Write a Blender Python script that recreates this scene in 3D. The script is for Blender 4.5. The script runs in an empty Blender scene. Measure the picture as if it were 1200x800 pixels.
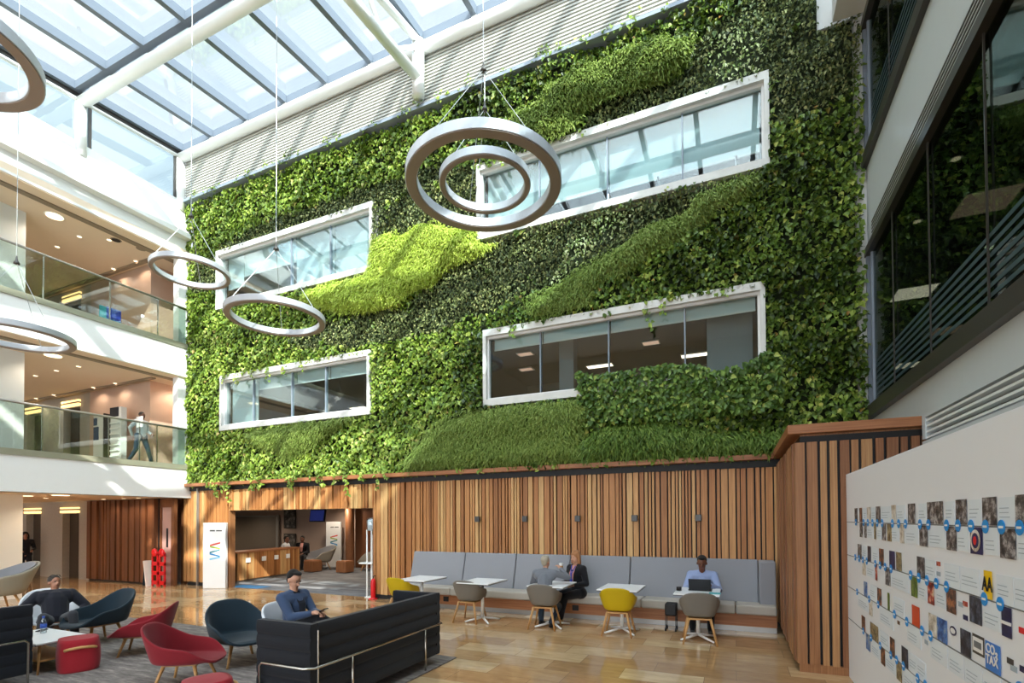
import bpy, bmesh, math, random
import numpy as np
from mathutils import Vector, Matrix, Euler
S = bpy.context.scene
COL = S.collection
PI = math.pi
rnd = random.Random(7)
nrs = np.random.RandomState(11)

# ------------------------------------------------------------------ camera
YAW, PITCH, ROLL = -0.416, 0.0165, -0.0053
cyw, syw, cpt, spt = math.cos(YAW), math.sin(YAW), math.cos(PITCH), math.sin(PITCH)
fw = Vector((syw * cpt, cyw * cpt, spt)); rt = Vector((cyw, -syw, 0)); up = rt.cross(fw)
r2 = rt * math.cos(ROLL) + up * math.sin(ROLL); u2 = -rt * math.sin(ROLL) + up * math.cos(ROLL)
cd = bpy.data.cameras.new('camera'); cam = bpy.data.objects.new('camera', cd); COL.objects.link(cam)
mw = Matrix((r2, u2, -fw)).transposed().to_4x4(); mw.translation = Vector((0, 0, 1.85)); cam.matrix_world = mw
cd.sensor_width = 36; cd.lens = 590 / 1200 * 36; cd.shift_y = (598.7 - 400) / 1200
cd.clip_start = 0.05; cd.clip_end = 500
S.camera = cam

# ------------------------------------------------------------------ light and exposure
SUN_TRAVEL = Vector((-1.03, 1.0, -1.0)).normalized()
sd = bpy.data.lights.new('sun', 'SUN'); sun = bpy.data.objects.new('sun', sd); COL.objects.link(sun)
sun.rotation_euler = SUN_TRAVEL.to_track_quat('-Z', 'Y').to_euler(); sun.location = (10, -10, 20)
sd.energy = 8.6; sd.angle = math.radians(0.6); sd.color = (1.0, 0.95, 0.86)
SKY_LEVEL = 1.0; GLOW = 6.5
W = bpy.data.worlds.new('world'); S.world = W; W.use_nodes = True
wt = W.node_tree; wt.nodes.clear()
def wn(t, **k):
    n = wt.nodes.new(t)
    for a, b in k.items(): setattr(n, a, b)
    return n
tc = wn('ShaderNodeTexCoord')
noi = wn('ShaderNodeTexNoise'); noi.inputs['Scale'].default_value = 2.6; noi.inputs['Detail'].default_value = 6; noi.inputs['Roughness'].default_value = .62
wt.links.new(tc.outputs['Generated'], noi.inputs['Vector'])
cr = wn('ShaderNodeValToRGB'); cr.color_ramp.elements[0].position = .34; cr.color_ramp.elements[0].color = (.70, .80, .92, 1)
cr.color_ramp.elements[1].position = .56; cr.color_ramp.elements[1].color = (.90, .94, .98, 1)
wt.links.new(noi.outputs['Fac'], cr.inputs['Fac'])
dot = wn('ShaderNodeVectorMath', operation='DOT_PRODUCT'); wt.links.new(tc.outputs['Generated'], dot.inputs[0]); dot.inputs[1].default_value = tuple(-SUN_TRAVEL)
mx0 = wn('ShaderNodeMath', operation='MAXIMUM'); mx0.inputs[1].default_value = 0; wt.links.new(dot.outputs['Value'], mx0.inputs[0])
pw = wn('ShaderNodeMath', operation='POWER'); pw.inputs[1].default_value = 1.6; wt.links.new(mx0.outputs[0], pw.inputs[0])
ma = wn('ShaderNodeMath', operation='MULTIPLY_ADD'); ma.inputs[1].default_value = GLOW; ma.inputs[2].default_value = SKY_LEVEL; wt.links.new(pw.outputs[0], ma.inputs[0])
bg = wn('ShaderNodeBackground'); wt.links.new(cr.outputs['Color'], bg.inputs['Color']); wt.links.new(ma.outputs[0], bg.inputs['Strength'])
wo = wn('ShaderNodeOutputWorld'); wt.links.new(bg.outputs[0], wo.inputs['Surface'])
S.view_settings.view_transform = 'Standard'; S.view_settings.look = 'None'; S.view_settings.gamma = 1
S.view_settings.use_curve_mapping = False; S.view_settings.exposure = 0.36
S.cycles.max_bounces = 9; S.cycles.diffuse_bounces = 5; S.cycles.glossy_bounces = 4; S.cycles.transparent_max_bounces = 16
S.cycles.transmission_bounces = 4; S.cycles.caustics_reflective = False; S.cycles.caustics_refractive = False
S.cycles.sample_clamp_indirect = 6; S.cycles.use_denoising = True

# ------------------------------------------------------------------ materials
def hx(h):
    h = h.lstrip('#'); v = [int(h[i:i + 2], 16) / 255 for i in (0, 2, 4)]
    return tuple((c / 12.92 if c <= .04045 else ((c + .055) / 1.055) ** 2.4) for c in v) + (1,)
class Mat:
    def __init__(s, name, col='#808080', rough=.5, metal=0, spec=.5):
        s.m = bpy.data.materials.new(name); s.m.use_nodes = True; s.t = s.m.node_tree
        s.b = s.t.nodes['Principled BSDF']; s.o = s.t.nodes['Material Output']
        s.b.inputs['Base Color'].default_value = hx(col); s.b.inputs['Roughness'].default_value = rough
        s.b.inputs['Metallic'].default_value = metal; s.b.inputs['Specular IOR Level'].default_value = spec
    def n(s, t, **k):
        x = s.t.nodes.new(t)
        for a, b in k.items(): setattr(x, a, b)
        return x
    def l(s, a, b): s.t.links.new(a, b)
    def ramp(s, fac, stops, interp='LINEAR'):
        r = s.n('ShaderNodeValToRGB'); r.color_ramp.interpolation = interp
        e = r.color_ramp.elements
        while len(e) < len(stops): e.new(.5)
        for i, (p, c) in enumerate(stops): e[i].position = p; e[i].color = hx(c)
        s.l(fac, r.inputs['Fac']); return r.outputs['Color']
    def coord(s, scale=(1, 1, 1), kind='Object'):
        tcn = s.n('ShaderNodeTexCoord'); mp = s.n('ShaderNodeMapping'); mp.inputs['Scale'].default_value = scale
        s.l(tcn.outputs[kind], mp.inputs['Vector']); return mp.outputs['Vector']
    def noise(s, scale, vec=None, detail=3, rough=.5):
        x = s.n('ShaderNodeTexNoise'); x.inputs['Scale'].default_value = scale; x.inputs['Detail'].default_value = detail; x.inputs['Roughness'].default_value = rough
        if vec is not None: s.l(vec, x.inputs['Vector'])
        return x.outputs['Fac']
    def mix(s, a, b, fac, mode='MIX'):
        x = s.n('ShaderNodeMix', data_type='RGBA', blend_type=mode)
        for i, v in ((0, fac), (6, a), (7, b)):
            if isinstance(v, (int, float)): x.inputs[i].default_value = v
            elif isinstance(v, str): x.inputs[i].default_value = hx(v)
            else: s.l(v, x.inputs[i])
        return x.outputs[2]
    def base(s, out): s.l(out, s.b.inputs['Base Color'])
    def bump(s, h, strength=.3, dist=.01):
        x = s.n('ShaderNodeBump'); x.inputs['Strength'].default_value = strength; x.inputs['Distance'].default_value = dist
        s.l(h, x.inputs['Height']); s.l(x.outputs['Normal'], s.b.inputs['Normal'])
    def island(s):
        return s.n('ShaderNodeNewGeometry').outputs['Random Per Island']
def plain(name, col, rough=.5, metal=0, var=.06, scale=8, spec=.5, bump=0):
    m = Mat(name, col, rough, metal, spec)
    c = hx(col); f = m.noise(scale, m.coord(), 4)
    mul = m.n('ShaderNodeMapRange'); mul.inputs['To Min'].default_value = 1 - var; mul.inputs['To Max'].default_value = 1 + var; m.l(f, mul.inputs['Value'])
    mx = m.n('ShaderNodeVectorMath', operation='SCALE'); mx.inputs[0].default_value = c[:3]; m.l(mul.outputs[0], mx.inputs['Scale'])
    m.base(mx.outputs[0])
    if bump: m.bump(m.noise(bump, m.coord(), 3), .25, .004)
    return m.m
def fabric(name, col, scale=400, rough=.9, var=.12):
    m = Mat(name, col, rough, 0, .25)
    f = m.noise(scale, m.coord(), 2); g = m.noise(5, m.coord(), 2)
    c = hx(col)
    mul = m.n('ShaderNodeMapRange'); mul.inputs['To Min'].default_value = 1 - var; mul.inputs['To Max'].default_value = 1 + var; m.l(f, mul.inputs['Value'])
    mx = m.n('ShaderNodeVectorMath', operation='SCALE'); mx.inputs[0].default_value = c[:3]; m.l(mul.outputs[0], mx.inputs['Scale'])
    m.base(mx.outputs[0]); m.bump(f, .2, .002)
    m.b.inputs['Sheen Weight'].default_value = .15
    return m.m
def emit(name, col, strength):
    m = Mat(name, col, .5); m.b.inputs['Emission Color'].default_value = hx(col); m.b.inputs['Emission Strength'].default_value = strength; return m.m
def glass(name, tint, refl=.12, rough=0.0, grade=.55, gcol='#ffffff'):
    """thin architectural glass: tinted see-through mixed with a mirror whose share grows at grazing angles"""
    m = Mat(name); m.t.nodes.remove(m.b)
    tr = m.n('ShaderNodeBsdfTransparent'); tr.inputs['Color'].default_value = hx(tint)
    gl = m.n('ShaderNodeBsdfGlossy'); gl.inputs['Roughness'].default_value = rough; gl.inputs['Color'].default_value = hx(gcol)
    lw = m.n('ShaderNodeLayerWeight'); lw.inputs['Blend'].default_value = .25
    mr = m.n('ShaderNodeMapRange'); mr.inputs['To Min'].default_value = refl; mr.inputs['To Max'].default_value = grade
    m.l(lw.outputs['Fresnel'], mr.inputs['Value'])
    mxs = m.n('ShaderNodeMixShader'); m.l(mr.outputs[0], mxs.inputs[0]); m.l(tr.outputs[0], mxs.inputs[1]); m.l(gl.outputs[0], mxs.inputs[2])
    m.l(mxs.outputs[0], m.o.inputs['Surface']); return m.m

M = {}
M['white'] = plain('white_paint', '#dedfdd', .55, var=.02)
M['white_steel'] = plain('white_steel', '#eceeec', .35, var=.02)
M['frame_paint'] = plain('weathered_white_frame', '#d3d3ce', .5, var=.12, scale=9)
M['band'] = plain('pale_blue_grey_render', '#c3cacb', .5, var=.02)
M['roofbar'] = plain('roof_bar_aluminium', '#636d79', .45, var=.03)
M['mull'] = plain('blue_grey_aluminium', '#8893a0', .4, var=.03)
M['dark_alu'] = plain('dark_bronze_aluminium', '#3a3733', .35, var=.05)
M['black'] = plain('matt_black', '#0d0d0f', .6)
M['chrome'] = plain('brushed_steel', '#b9b4aa', .25, 1.0)
M['ceil'] = plain('warm_cream_ceiling', '#e6d2ba', .8, var=.02)
M['ceil_dark'] = plain('taupe_metal_strip', '#8a7b68', .6)
M['cream'] = plain('cream_wall', '#e3dccd', .6, var=.02)
M['pink_wall'] = plain('pinkish_veneer_wall', '#c3a692', .5, var=.06, scale=3)
M['pink_door'] = plain('dusky_pink_door', '#a5837a', .5)
M['grey_stone'] = plain('grey_stone_cladding', '#a89f90', .45, var=.12, scale=14)
M['lift'] = plain('bronze_lift_door', '#5b5044', .35, .6)
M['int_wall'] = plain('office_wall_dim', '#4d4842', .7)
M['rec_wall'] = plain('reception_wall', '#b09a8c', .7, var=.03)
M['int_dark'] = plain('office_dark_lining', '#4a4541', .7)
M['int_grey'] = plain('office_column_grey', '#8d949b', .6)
M['steel_edge'] = plain('slab_edge_steel', '#9b9a86', .3, .3)
M['plinth'] = plain('brushed_plinth', '#9d9a94', .35, .5)
M['table_white'] = plain('white_laminate', '#eceded', .3, var=.01)
M['leg_wood'] = plain('oak_leg', '#b98b54', .45, var=.15, scale=30)
M['plas_grey'] = plain('grey_moulded_plastic', '#77736c', .45, var=.02)
M['plas_yellow'] = plain('mustard_moulded_plastic', '#c3a808', .45, var=.02)
M['bench_back'] = fabric('grey_bench_fabric', '#8a8b90')
M['bench_seat'] = fabric('taupe_bench_seat', '#a8a196', 200, .6)
M['navy'] = fabric('navy_black_fabric', '#12151c')
M['teal'] = fabric('dark_teal_fabric', '#172731')
M['red'] = fabric('crimson_fabric', '#7c1822')
M['pouf'] = fabric('poppy_red_fabric', '#951d27')
M['shell_white'] = fabric('off_white_shell', '#c9ccd0')
M['chair_grey'] = fabric('mid_grey_upholstery', '#77777a')
M['chair_taupe'] = fabric('taupe_shell', '#8c8474')
M['ring'] = plain('satin_ring_shell', '#b9bec4', .35, .25, var=.02)
M['ring_under'] = plain('frosted_ring_diffuser', '#8d7f74', .5, var=.02)
M['cable'] = plain('steel_cable', '#a9adae', .35, .6)
M['red_gloss'] = plain('bright_red_plastic', '#d3101a', .35)
M['blue_mat'] = plain('bright_blue_vinyl', '#2e86bd', .5)
M['skin_a'] = plain('light_skin', '#c08f74', .5)
M['skin_b'] = plain('brown_skin', '#6d4430', .5)
M['skin_c'] = plain('tan_skin', '#a06e54', .5)
for k, c in dict(hair_dark='#17130f', hair_blond='#9a6a45', hair_grey='#a39a88', hair_short='#3b342e', jacket_blue='#384864', tee_navy='#141826', trouser_black='#17171b',
                 jumper_grey='#6d7077', suit_black='#15151a', trouser_grey='#3c3d42', jacket_black='#1a1b24', shirt_blue='#8d9cc0', shirt_white='#c9cdd2', jeans='#2b3847', shoe='#141210', shoe_tan='#a08358', pinkish='#c08a80').items():
    M[k] = fabric(k, '#%s' % c.lstrip('#'), 120)
M['eye'] = plain('dark_eye', '#1d1512', .3)
M['lip'] = plain('lip', '#8c4f45', .5)
M['phone'] = plain('phone_black', '#08090b', .2)
M['laptop'] = plain('laptop_black', '#1a1b1f', .4)
M['paper'] = plain('paper_white', '#e8e8e6', .7, var=.01)
M['teal_card'] = plain('teal_folder', '#2fa3ac', .5)
M['lanyard'] = plain('blue_lanyard', '#2b3fb0', .5)
M['clear'] = glass('clear_bottle_plastic', '#e6eef2', .12)
M['label_blue'] = plain('bottle_label_blue', '#2f55b0', .5)
M['roof_glass'] = glass('roof_glass', '#f4f9fa', .03, 0, .2)
M['clere_glass'] = glass('clerestory_glass', '#e4f0f4', .06, 0, .4)
M['rail_glass'] = glass('balustrade_glass', '#e8f0ec', .07, 0, .35)
M['win_glass'] = glass('atrium_window_glass', '#edf5f5', .06, 0, .30)
M['facade_glass'] = glass('facade_glass', '#a3adaa', .17, 0, .55, '#c3cdc4')
M['film'] = plain('frosted_film_stripe', '#3d5157', .35)
M['lamp_warm'] = emit('warm_lamp', '#ffe0b8', 2.2)
M['lamp_bar'] = emit('warm_light_bar', '#ffd28a', 1.6)
M['panel_light'] = emit('office_light_panel', '#ffe3cc', 3.0)
M['panel_dim'] = emit('office_light_panel_dim', '#cfa58e', .9)
m = Mat('blind_fabric', '#edf7f8', .7); m.b.inputs['Transmission Weight'].default_value = 0
tl = m.n('ShaderNodeBsdfTranslucent'); tl.inputs['Color'].default_value = hx('#a9cdd4'); mxs = m.n('ShaderNodeMixShader'); mxs.inputs[0].default_value = .25
m.l(m.b.outputs[0], mxs.inputs[1]); m.l(tl.outputs[0], mxs.inputs[2]); m.l(mxs.outputs[0], m.o.inputs['Surface']); M['blind'] = m.m
# timber slats: a tone per slat, grain along the length
def timber(name, stops, grain=(60, 60, 1.6), rough=.45):
    m = Mat(name, '#a06c3c', rough, 0, .35)
    col = m.ramp(m.island(), stops)
    g = m.noise(1.0, m.coord(grain), 5, .6); gg = m.ramp(g, [(.3, '#b5a090'), (.7, '#ffffff')])
    m.base(m.mix(col, gg, .75, 'MULTIPLY')); m.bump(g, .1, .002); return m.m
M['timber'] = timber('cedar_slats', [(0, '#99653a'), (.25, '#b67c48'), (.5, '#c68e58'), (.75, '#d3a268'), (1, '#e2ba80')])
M['timber_dark'] = timber('walnut_slats', [(0, '#5d3a26'), (.5, '#744a2f'), (1, '#8a5a3a')])
M['timber_ledge'] = timber('cedar_ledge', [(0, '#a8714b'), (1, '#b27a52')], (1.6, 60, 60))
M['timber_brown'] = timber('cedar_slats_brown', [(0, '#84573a'), (.4, '#9a6a46'), (.75, '#ad7d52'), (1, '#c29666')])
# stone floor: long tiles of changing honey tones, polished
m = Mat('polished_limestone', '#b99a70', .12, 0, .75)
v = m.coord()
def brick(m, v, w, h, seed):
    b = m.n('ShaderNodeTexBrick'); b.offset = .37; b.inputs['Scale'].default_value = 1; b.inputs['Brick Width'].default_value = w; b.inputs['Row Height'].default_value = h
    b.inputs['Mortar Size'].default_value = .0035; b.inputs['Color1'].default_value = (0, 0, 0, 1); b.inputs['Color2'].default_value = (1, 1, 1, 1); b.inputs['Mortar'].default_value = (.5, .5, .5, 1)
    m.l(v, b.inputs['Vector']); return b
b = brick(m, v, .92, .42, 0)
tone = m.ramp(b.outputs['Color'], [(0, '#b08f69'), (.35, '#bf9d74'), (.65, '#cbac84'), (1, '#dfcaa6')])
n1 = m.ramp(m.noise(3.0, m.coord((1, 3, 1)), 6, .65), [(.3, '#c8b8a2'), (.7, '#fff6ea')])
c1 = m.mix(tone, n1, .7, 'MULTIPLY'); c2 = m.mix(c1, '#8a7054', b.outputs['Fac'])
m.base(c2); rr = m.n('ShaderNodeMapRange'); rr.inputs['To Min'].default_value = .035; rr.inputs['To Max'].default_value = .10; m.l(m.noise(2, v, 3), rr.inputs['Value']); m.l(rr.outputs[0], m.b.inputs['Roughness'])
M['floor'] = m.m
# reception carpet and rug: streaky greys
m = Mat('streaked_grey_rug', '#6b6660', .95, 0, .1)
s1 = m.noise(1.0, m.coord((3.2, 14, 3)), 6, .7); m.base(m.ramp(s1, [(.3, '#5a5552'), (.5, '#7a736f'), (.7, '#a0978f')])); m.bump(m.noise(300, m.coord(), 1), .4, .006); M['rug'] = m.m
m = Mat('reception_carpet', '#77787b', .95, 0, .1)
s1 = m.noise(1.0, m.coord((1.2, 5, 1)), 4, .6); m.base(m.ramp(s1, [(.35, '#63656a'), (.65, '#8a8b8d')])); M['carpet'] = m.m
# leaves
def leaf(name, stops, trans=.35, rough=.42, patch=None):
    m = Mat(name, '#4f7a1e', rough, 0, .35)
    col = m.ramp(m.island(), stops)
    if patch:
        pn = m.noise(patch[0], m.coord(), 3); col = m.mix(col, m.ramp(pn, [(.38, patch[1]), (.62, '#ffffff')]), 1.0, 'MULTIPLY')
    m.base(col); t = m.n('ShaderNodeBsdfTranslucent'); m.l(col, t.inputs['Color'])
    x = m.n('ShaderNodeMixShader'); x.inputs[0].default_value = trans; m.l(m.b.outputs[0], x.inputs[1]); m.l(t.outputs[0], x.inputs[2]); m.l(x.outputs[0], m.o.inputs['Surface']); return m.m
M['ivy'] = leaf('broad_leaf', [(0, '#5a782a'), (.35, '#7f9c3c'), (.7, '#a1b84e'), (.93, '#c3d468'), (.985, '#dde088'), (1, '#c7a060')], .28, .4, (1.1, '#b4bf9a'))
M['ivy_shaded'] = leaf('broad_leaf_shaded', [(0, '#3c5420'), (.35, '#5b782c'), (.7, '#7c983c'), (.92, '#a3b852'), (.985, '#cfd26e'), (1, '#b98a4a')], .2, .38, (1.3, '#a3ab8c'))  # darker copy of the broad leaf, shade of the right half put into its colours
M['bush'] = leaf('bushy_leaf', [(0, '#3a5420'), (.5, '#56762f'), (.9, '#7f9c46'), (1, '#b2bf60')], .2, .4)
M['shrub'] = leaf('small_dark_leaf', [(0, '#3c4a2a'), (.4, '#59683c'), (.75, '#7c8850'), (1, '#a8aa70')], .2, .5)
M['varieg'] = leaf('cream_edged_leaf', [(0, '#5c7436'), (.4, '#93a860'), (1, '#dfe3b4')], .3)
M['grass_lime'] = leaf('lime_tussock', [(0, '#a4b846'), (.5, '#bfd256'), (1, '#dbea7c')], .25, .55)
M['grass_mid'] = leaf('soft_green_tussock', [(0, '#687f36'), (.5, '#829844'), (1, '#9eae5c')], .25, .55)
M['fern'] = leaf('feathery_green', [(0, '#4a6426'), (.5, '#668334'), (1, '#8ba24c')], .3, .5)
M['soil'] = plain('planting_felt', '#232d14', .95, var=.3, scale=6)

# ------------------------------------------------------------------ mesh helpers
class MB:
    def __init__(s): s.v = []; s.f = []
    def add(s, vs, fs):
        o = len(s.v); s.v += [tuple(p) for p in vs]; s.f += [tuple(i + o for i in f) for f in fs]; return s
    def box(s, x0, x1, y0, y1, z0, z1):
        return s.add([(x, y, z) for z in (z0, z1) for y in (y0, y1) for x in (x0, x1)],
                     [(0, 2, 3, 1), (4, 5, 7, 6), (0, 1, 5, 4), (1, 3, 7, 5), (3, 2, 6, 7), (2, 0, 4, 6)])
    def obox(s, c, d, rz=0, rx=0, ry=0):
        R = Euler((rx, ry, rz)).to_matrix(); c = Vector(c)
        vs = [c + R @ Vector((x * d[0] / 2, y * d[1] / 2, z * d[2] / 2)) for z in (-1, 1) for y in (-1, 1) for x in (-1, 1)]
        return s.add(vs, [(0, 2, 3, 1), (4, 5, 7, 6), (0, 1, 5, 4), (1, 3, 7, 5), (3, 2, 6, 7), (2, 0, 4, 6)])
    def tube(s, pts, r, n=10, r1=None, closed=False, cap=True):
        pts = [Vector(p) for p in pts]; N = len(pts); rings = []
        nrm = None
        for i, p in enumerate(pts):
            if closed: t = (pts[(i + 1) % N] - pts[i - 1])
            else: t = pts[min(i + 1, N - 1)] - pts[max(i - 1, 0)]
            t.normalize()
            if nrm is None: nrm = t.orthogonal().normalized()
            nrm = (nrm - t * nrm.dot(t)).normalized(); b_ = t.cross(nrm)
            rr_ = r if r1 is None else r + (r1 - r) * i / (N - 1)
            rings.append([p + (nrm * math.cos(2 * PI * k / n) + b_ * math.sin(2 * PI * k / n)) * rr_ for k in range(n)])
        vs = [q for g in rings for q in g]; fs = []
        for i in range(N if closed else N - 1):
            j = (i + 1) % N
            for k in range(n): fs.append((i * n + k, i * n + (k + 1) % n, j * n + (k + 1) % n, j * n + k))
        if cap and not closed: fs.append(tuple(range(n - 1, -1, -1))); fs.append(tuple((N - 1) * n + k for k in range(n)))
        return s.add(vs, fs)
    def lathe(s, prof, c=(0, 0, 0), n=20):
        vs = []; fs = []
        for r, z in prof: vs += [(c[0] + r * math.cos(2 * PI * k / n), c[1] + r * math.sin(2 * PI * k / n), c[2] + z) for k in range(n)]
        for i in range(len(prof) - 1):
            for k in range(n): fs.append((i * n + k, i * n + (k + 1) % n, (i + 1) * n + (k + 1) % n, (i + 1) * n + k))
        fs.append(tuple(range(n - 1, -1, -1))); fs.append(tuple((len(prof) - 1) * n + k for k in range(n)))
        return s.add(vs, fs)
    def ell(s, c, r, n=12, m=8, rot=None):
        vs = []; fs = []; c = Vector(c)
        for i in range(m + 1):
            a = PI * i / m
            for k in range(n):
                p = Vector((r[0] * math.sin(a) * math.cos(2 * PI * k / n), r[1] * math.sin(a) * math.sin(2 * PI * k / n), r[2] * math.cos(a)))
                if rot: p = rot @ p
                vs.append(c + p)
        for i in range(m):
            for k in range(n): fs.append((i * n + k, (i + 1) * n + k, (i + 1) * n + (k + 1) % n, i * n + (k + 1) % n))
        return s.add(vs, fs)
    def grid(s, fn, nu, nv, closed_u=False):
        vs = [fn(i / (nu if closed_u else nu - 1), j / (nv - 1)) for j in range(nv) for i in range(nu)]; fs = []
        for j in range(nv - 1):
            for i in range(nu if closed_u else nu - 1):
                k = (i + 1) % nu; fs.append((j * nu + i, j * nu + k, (j + 1) * nu + k, (j + 1) * nu + i))
        return s.add(vs, fs)
    def prism(s, poly, axis, a, b):
        n = len(poly)
        def P(p, t): return {'x': (t, p[0], p[1]), 'y': (p[0], t, p[1]), 'z': (p[0], p[1], t)}[axis]
        vs = [P(p, a) for p in poly] + [P(p, b) for p in poly]
        return s.add(vs, [tuple(range(n - 1, -1, -1)), tuple(range(n, 2 * n))] + [(i, (i + 1) % n, n + (i + 1) % n, n + i) for i in range(n)])
    def build(s, name, mat, parent=None, smooth=False, bevel=0, solid=0, sub=0, loc=None, label=None, seg=2):
        me = bpy.data.meshes.new(name); me.from_pydata(s.v, [], s.f); me.update()
        bm = bmesh.new(); bm.from_mesh(me); bmesh.ops.remove_doubles(bm, verts=bm.verts, dist=1e-5)
        if not solid: bmesh.ops.recalc_face_normals(bm, faces=bm.faces)
        if smooth:
            for f in bm.faces: f.smooth = True
        bm.to_mesh(me); bm.free()
        me.materials.append(M[mat] if isinstance(mat, str) else mat)
        o = bpy.data.objects.new(name, me); COL.objects.link(o)
        if parent is not None: o.parent = parent
        if loc is not None: o.location = loc
        if solid: k = o.modifiers.new('solid', 'SOLIDIFY'); k.thickness = solid; k.offset = 0
        if bevel: k = o.modifiers.new('bevel', 'BEVEL'); k.width = bevel; k.segments = seg; k.limit_method = 'ANGLE'; k.angle_limit = .7; k.harden_normals = False
        if sub: k = o.modifiers.new('sub', 'SUBSURF'); k.levels = sub; k.render_levels = sub
        if label: o['label'] = label
        return o
def tag(o, label=None, cat=None, group=None, kind=None):
    if label: o['label'] = label
    if cat: o['category'] = cat
    if group: o['group'] = group
    if kind: o['kind'] = kind
    return o
def thing(name, label, cat, loc=(0, 0, 0), rz=0, group=None, kind=None):
    o = bpy.data.objects.new(name, None); COL.objects.link(o); o.empty_display_size = .2
    o.location = loc; o.rotation_euler = (0, 0, rz); return tag(o, label, cat, group, kind)
def struct(name, mb, mat, label=None, **k):
    o = mb.build(name, mat, **k); o['kind'] = 'structure'
    o['label'] = label or name.replace('_', ' '); o['category'] = name.split('_')[0]; return o
def kids(o): return [c for c in bpy.data.objects if c.parent == o]
def copy_tree(o, parent=None):
    c = o.copy(); COL.objects.link(c); c.parent = parent
    for ch in kids(o): copy_tree(ch, c)
    return c
def dup(root, loc, rz, label, group=None):
    c = copy_tree(root); c.location = loc; c.rotation_euler = (0, 0, rz); c['label'] = label
    if group: c['group'] = group
    return c
def facing(dx, dy): return math.atan2(-dx, dy)
def B(*a): return MB().box(*a)

# ================================================================== STRUCTURE
XL, XR, YW = -14.5, 2.0, 9.6
struct('floor', B(-27, 7, -9, 9.72, -.25, 0), 'floor', 'polished honey limestone floor of the atrium')
struct('floor_reception', B(-26, -7, 9.72, 16.3, -.25, 0.004), 'carpet', 'grey streaked carpet floor inside the reception opening')

# ---- back wall (living wall carrier) with the openings
wx0, wx1 = -14.62, 1.92
wins = {'UL': (-13.28, -7.80, 7.80, 9.40), 'LL': (-13.10, -7.88, 4.38, 5.86), 'UR': (-5.0, .62, 7.86, 9.44), 'LR': (-4.86, .52, 4.27, 5.84)}
def wall_with_holes(x0, x1, z0, z1, y0, y1, holes):
    mb = MB(); xs = sorted({x0, x1} | {h[0] for h in holes} | {h[1] for h in holes}); zs = sorted({z0, z1} | {h[2] for h in holes} | {h[3] for h in holes})
    for i in range(len(xs) - 1):
        for j in range(len(zs) - 1):
            cx, cz = (xs[i] + xs[i + 1]) / 2, (zs[j] + zs[j + 1]) / 2
            if any(h[0] < cx < h[1] and h[2] < cz < h[3] for h in holes): continue
            mb.box(xs[i], xs[i + 1], y0, y1, zs[j], zs[j + 1])
    return mb
struct('wall_back', wall_with_holes(wx0, wx1, 2.92, 11.16, 9.74, 9.98, list(wins.values())), 'soil', 'dark planted felt wall carrying the greenery')
struct('wall_back_base', wall_with_holes(-14.62, 1.92, 0, 2.92, 9.72, 9.78, [(-12.84, -7.85, 0, 2.16)]), 'black', 'black lining behind the timber slats')
struct('wall_right_corner', B(1.36, 1.92, 9.69, 9.739, 10.02, 11.14), 'white', 'white panel at the top right corner of the living wall')
# white louvred band under the roof
lv = MB(); z = 11.22; k = 0
prof = []
while z < 12.62:
    prof += [(9.60, z), (9.50, z + .004), (9.50, z + .040), (9.60, z + .044)]; z += .075
prof += [(9.85, prof[-1][1]), (9.85, 11.22)]
lv.prism(prof, 'x', wx0, 2.6)
struct('wall_louvre_band', lv, plain('ribbed_cream_metal', '#b9b9b1', .5, var=.02), 'white horizontal ribbed metal band above the living wall')
struct('trim_1', B(wx0, 1.92, 9.42, 9.75, 11.14, 11.21), 'mull', 'grey metal flashing between ribbed band and greenery')

# ---- right wall
struct('wall_right_lower', B(2.02, 2.3, -9, 9.75, 0, 3.43), 'band', 'pale grey right wall below the long glazed strip')
struct('wall_right_band', B(2.0, 2.3, -9, 9.75, 6.12, 7.45), 'band', 'pale grey spandrel band between the two glazed strips')
struct('wall_right_upper', B(2.0, 2.3, -9, 9.75, 9.75, 11.45), 'white', 'white right wall above the upper glazed strip')
struct('wall_right_end', B(1.86, 2.28, 9.62, 9.98, 2.92, 12.6), 'white', 'white pier between living wall and right facade')
struct('wall_right_soffit', B(1.55, 2.0, 6.2, 9.5, 9.9, 10.35), 'white', 'white box beam at the head of the right wall')
g = MB()
for i in range(4): g.box(1.992, 2.01, -9, 9.33, 6.255 + i * .055, 6.275 + i * .055)
struct('trim_2', g, 'dark_alu', 'thin dark slots of a linear grille in the spandrel')
def facade(n, z0, z1, yfar, lab, stripes, zs):
    t = thing('window_%d' % n, lab, 'window', (0, 0, 0), kind='structure')
    fr = MB()
    fr.box(1.93, 2.12, -9, yfar, z0 - .02, z0 + .17); fr.box(1.95, 2.12, -9, yfar, z1 - .02, z1 + .1)
    fr.build('window_frame', 'dark_alu', t)
    fr = MB(); fr.box(1.97, 2.09, yfar - .05, yfar, z0, z1); fr.box(2.0, 2.06, yfar - .2, yfar - .16, z0, z1); fr.build('end_frame', 'mull', t)
    jb = MB(); ys = [8.31 - 1.38 * i for i in range(12)]
    for y in ys: jb.box(2.0, 2.015, y - .007, y + .007, z0 + .17, z1)
    jb.build('glazing_joint', 'dark_alu', t)
    B(2.03, 2.045, -9, yfar - .05, z0 + .17, z1).build('glass_pane', 'facade_glass', t)
    fs = MB()
    for i in range(stripes): zz = zs[0] + i * zs[1]; fs.box(2.022, 2.026, -9, yfar - .3 + .0 * i, zz, zz + zs[2])
    fs.build('frosted_stripes', 'film', t)
facade(1, 3.43, 6.03, 9.62, 'long dark glazed strip of the right wall, lower of two', 7, (3.72, .085, .04))
facade(2, 7.45, 9.70, 9.62, 'dark glazed strip high on the right wall, upper of two', 7, (7.75, .085, .035))
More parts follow.
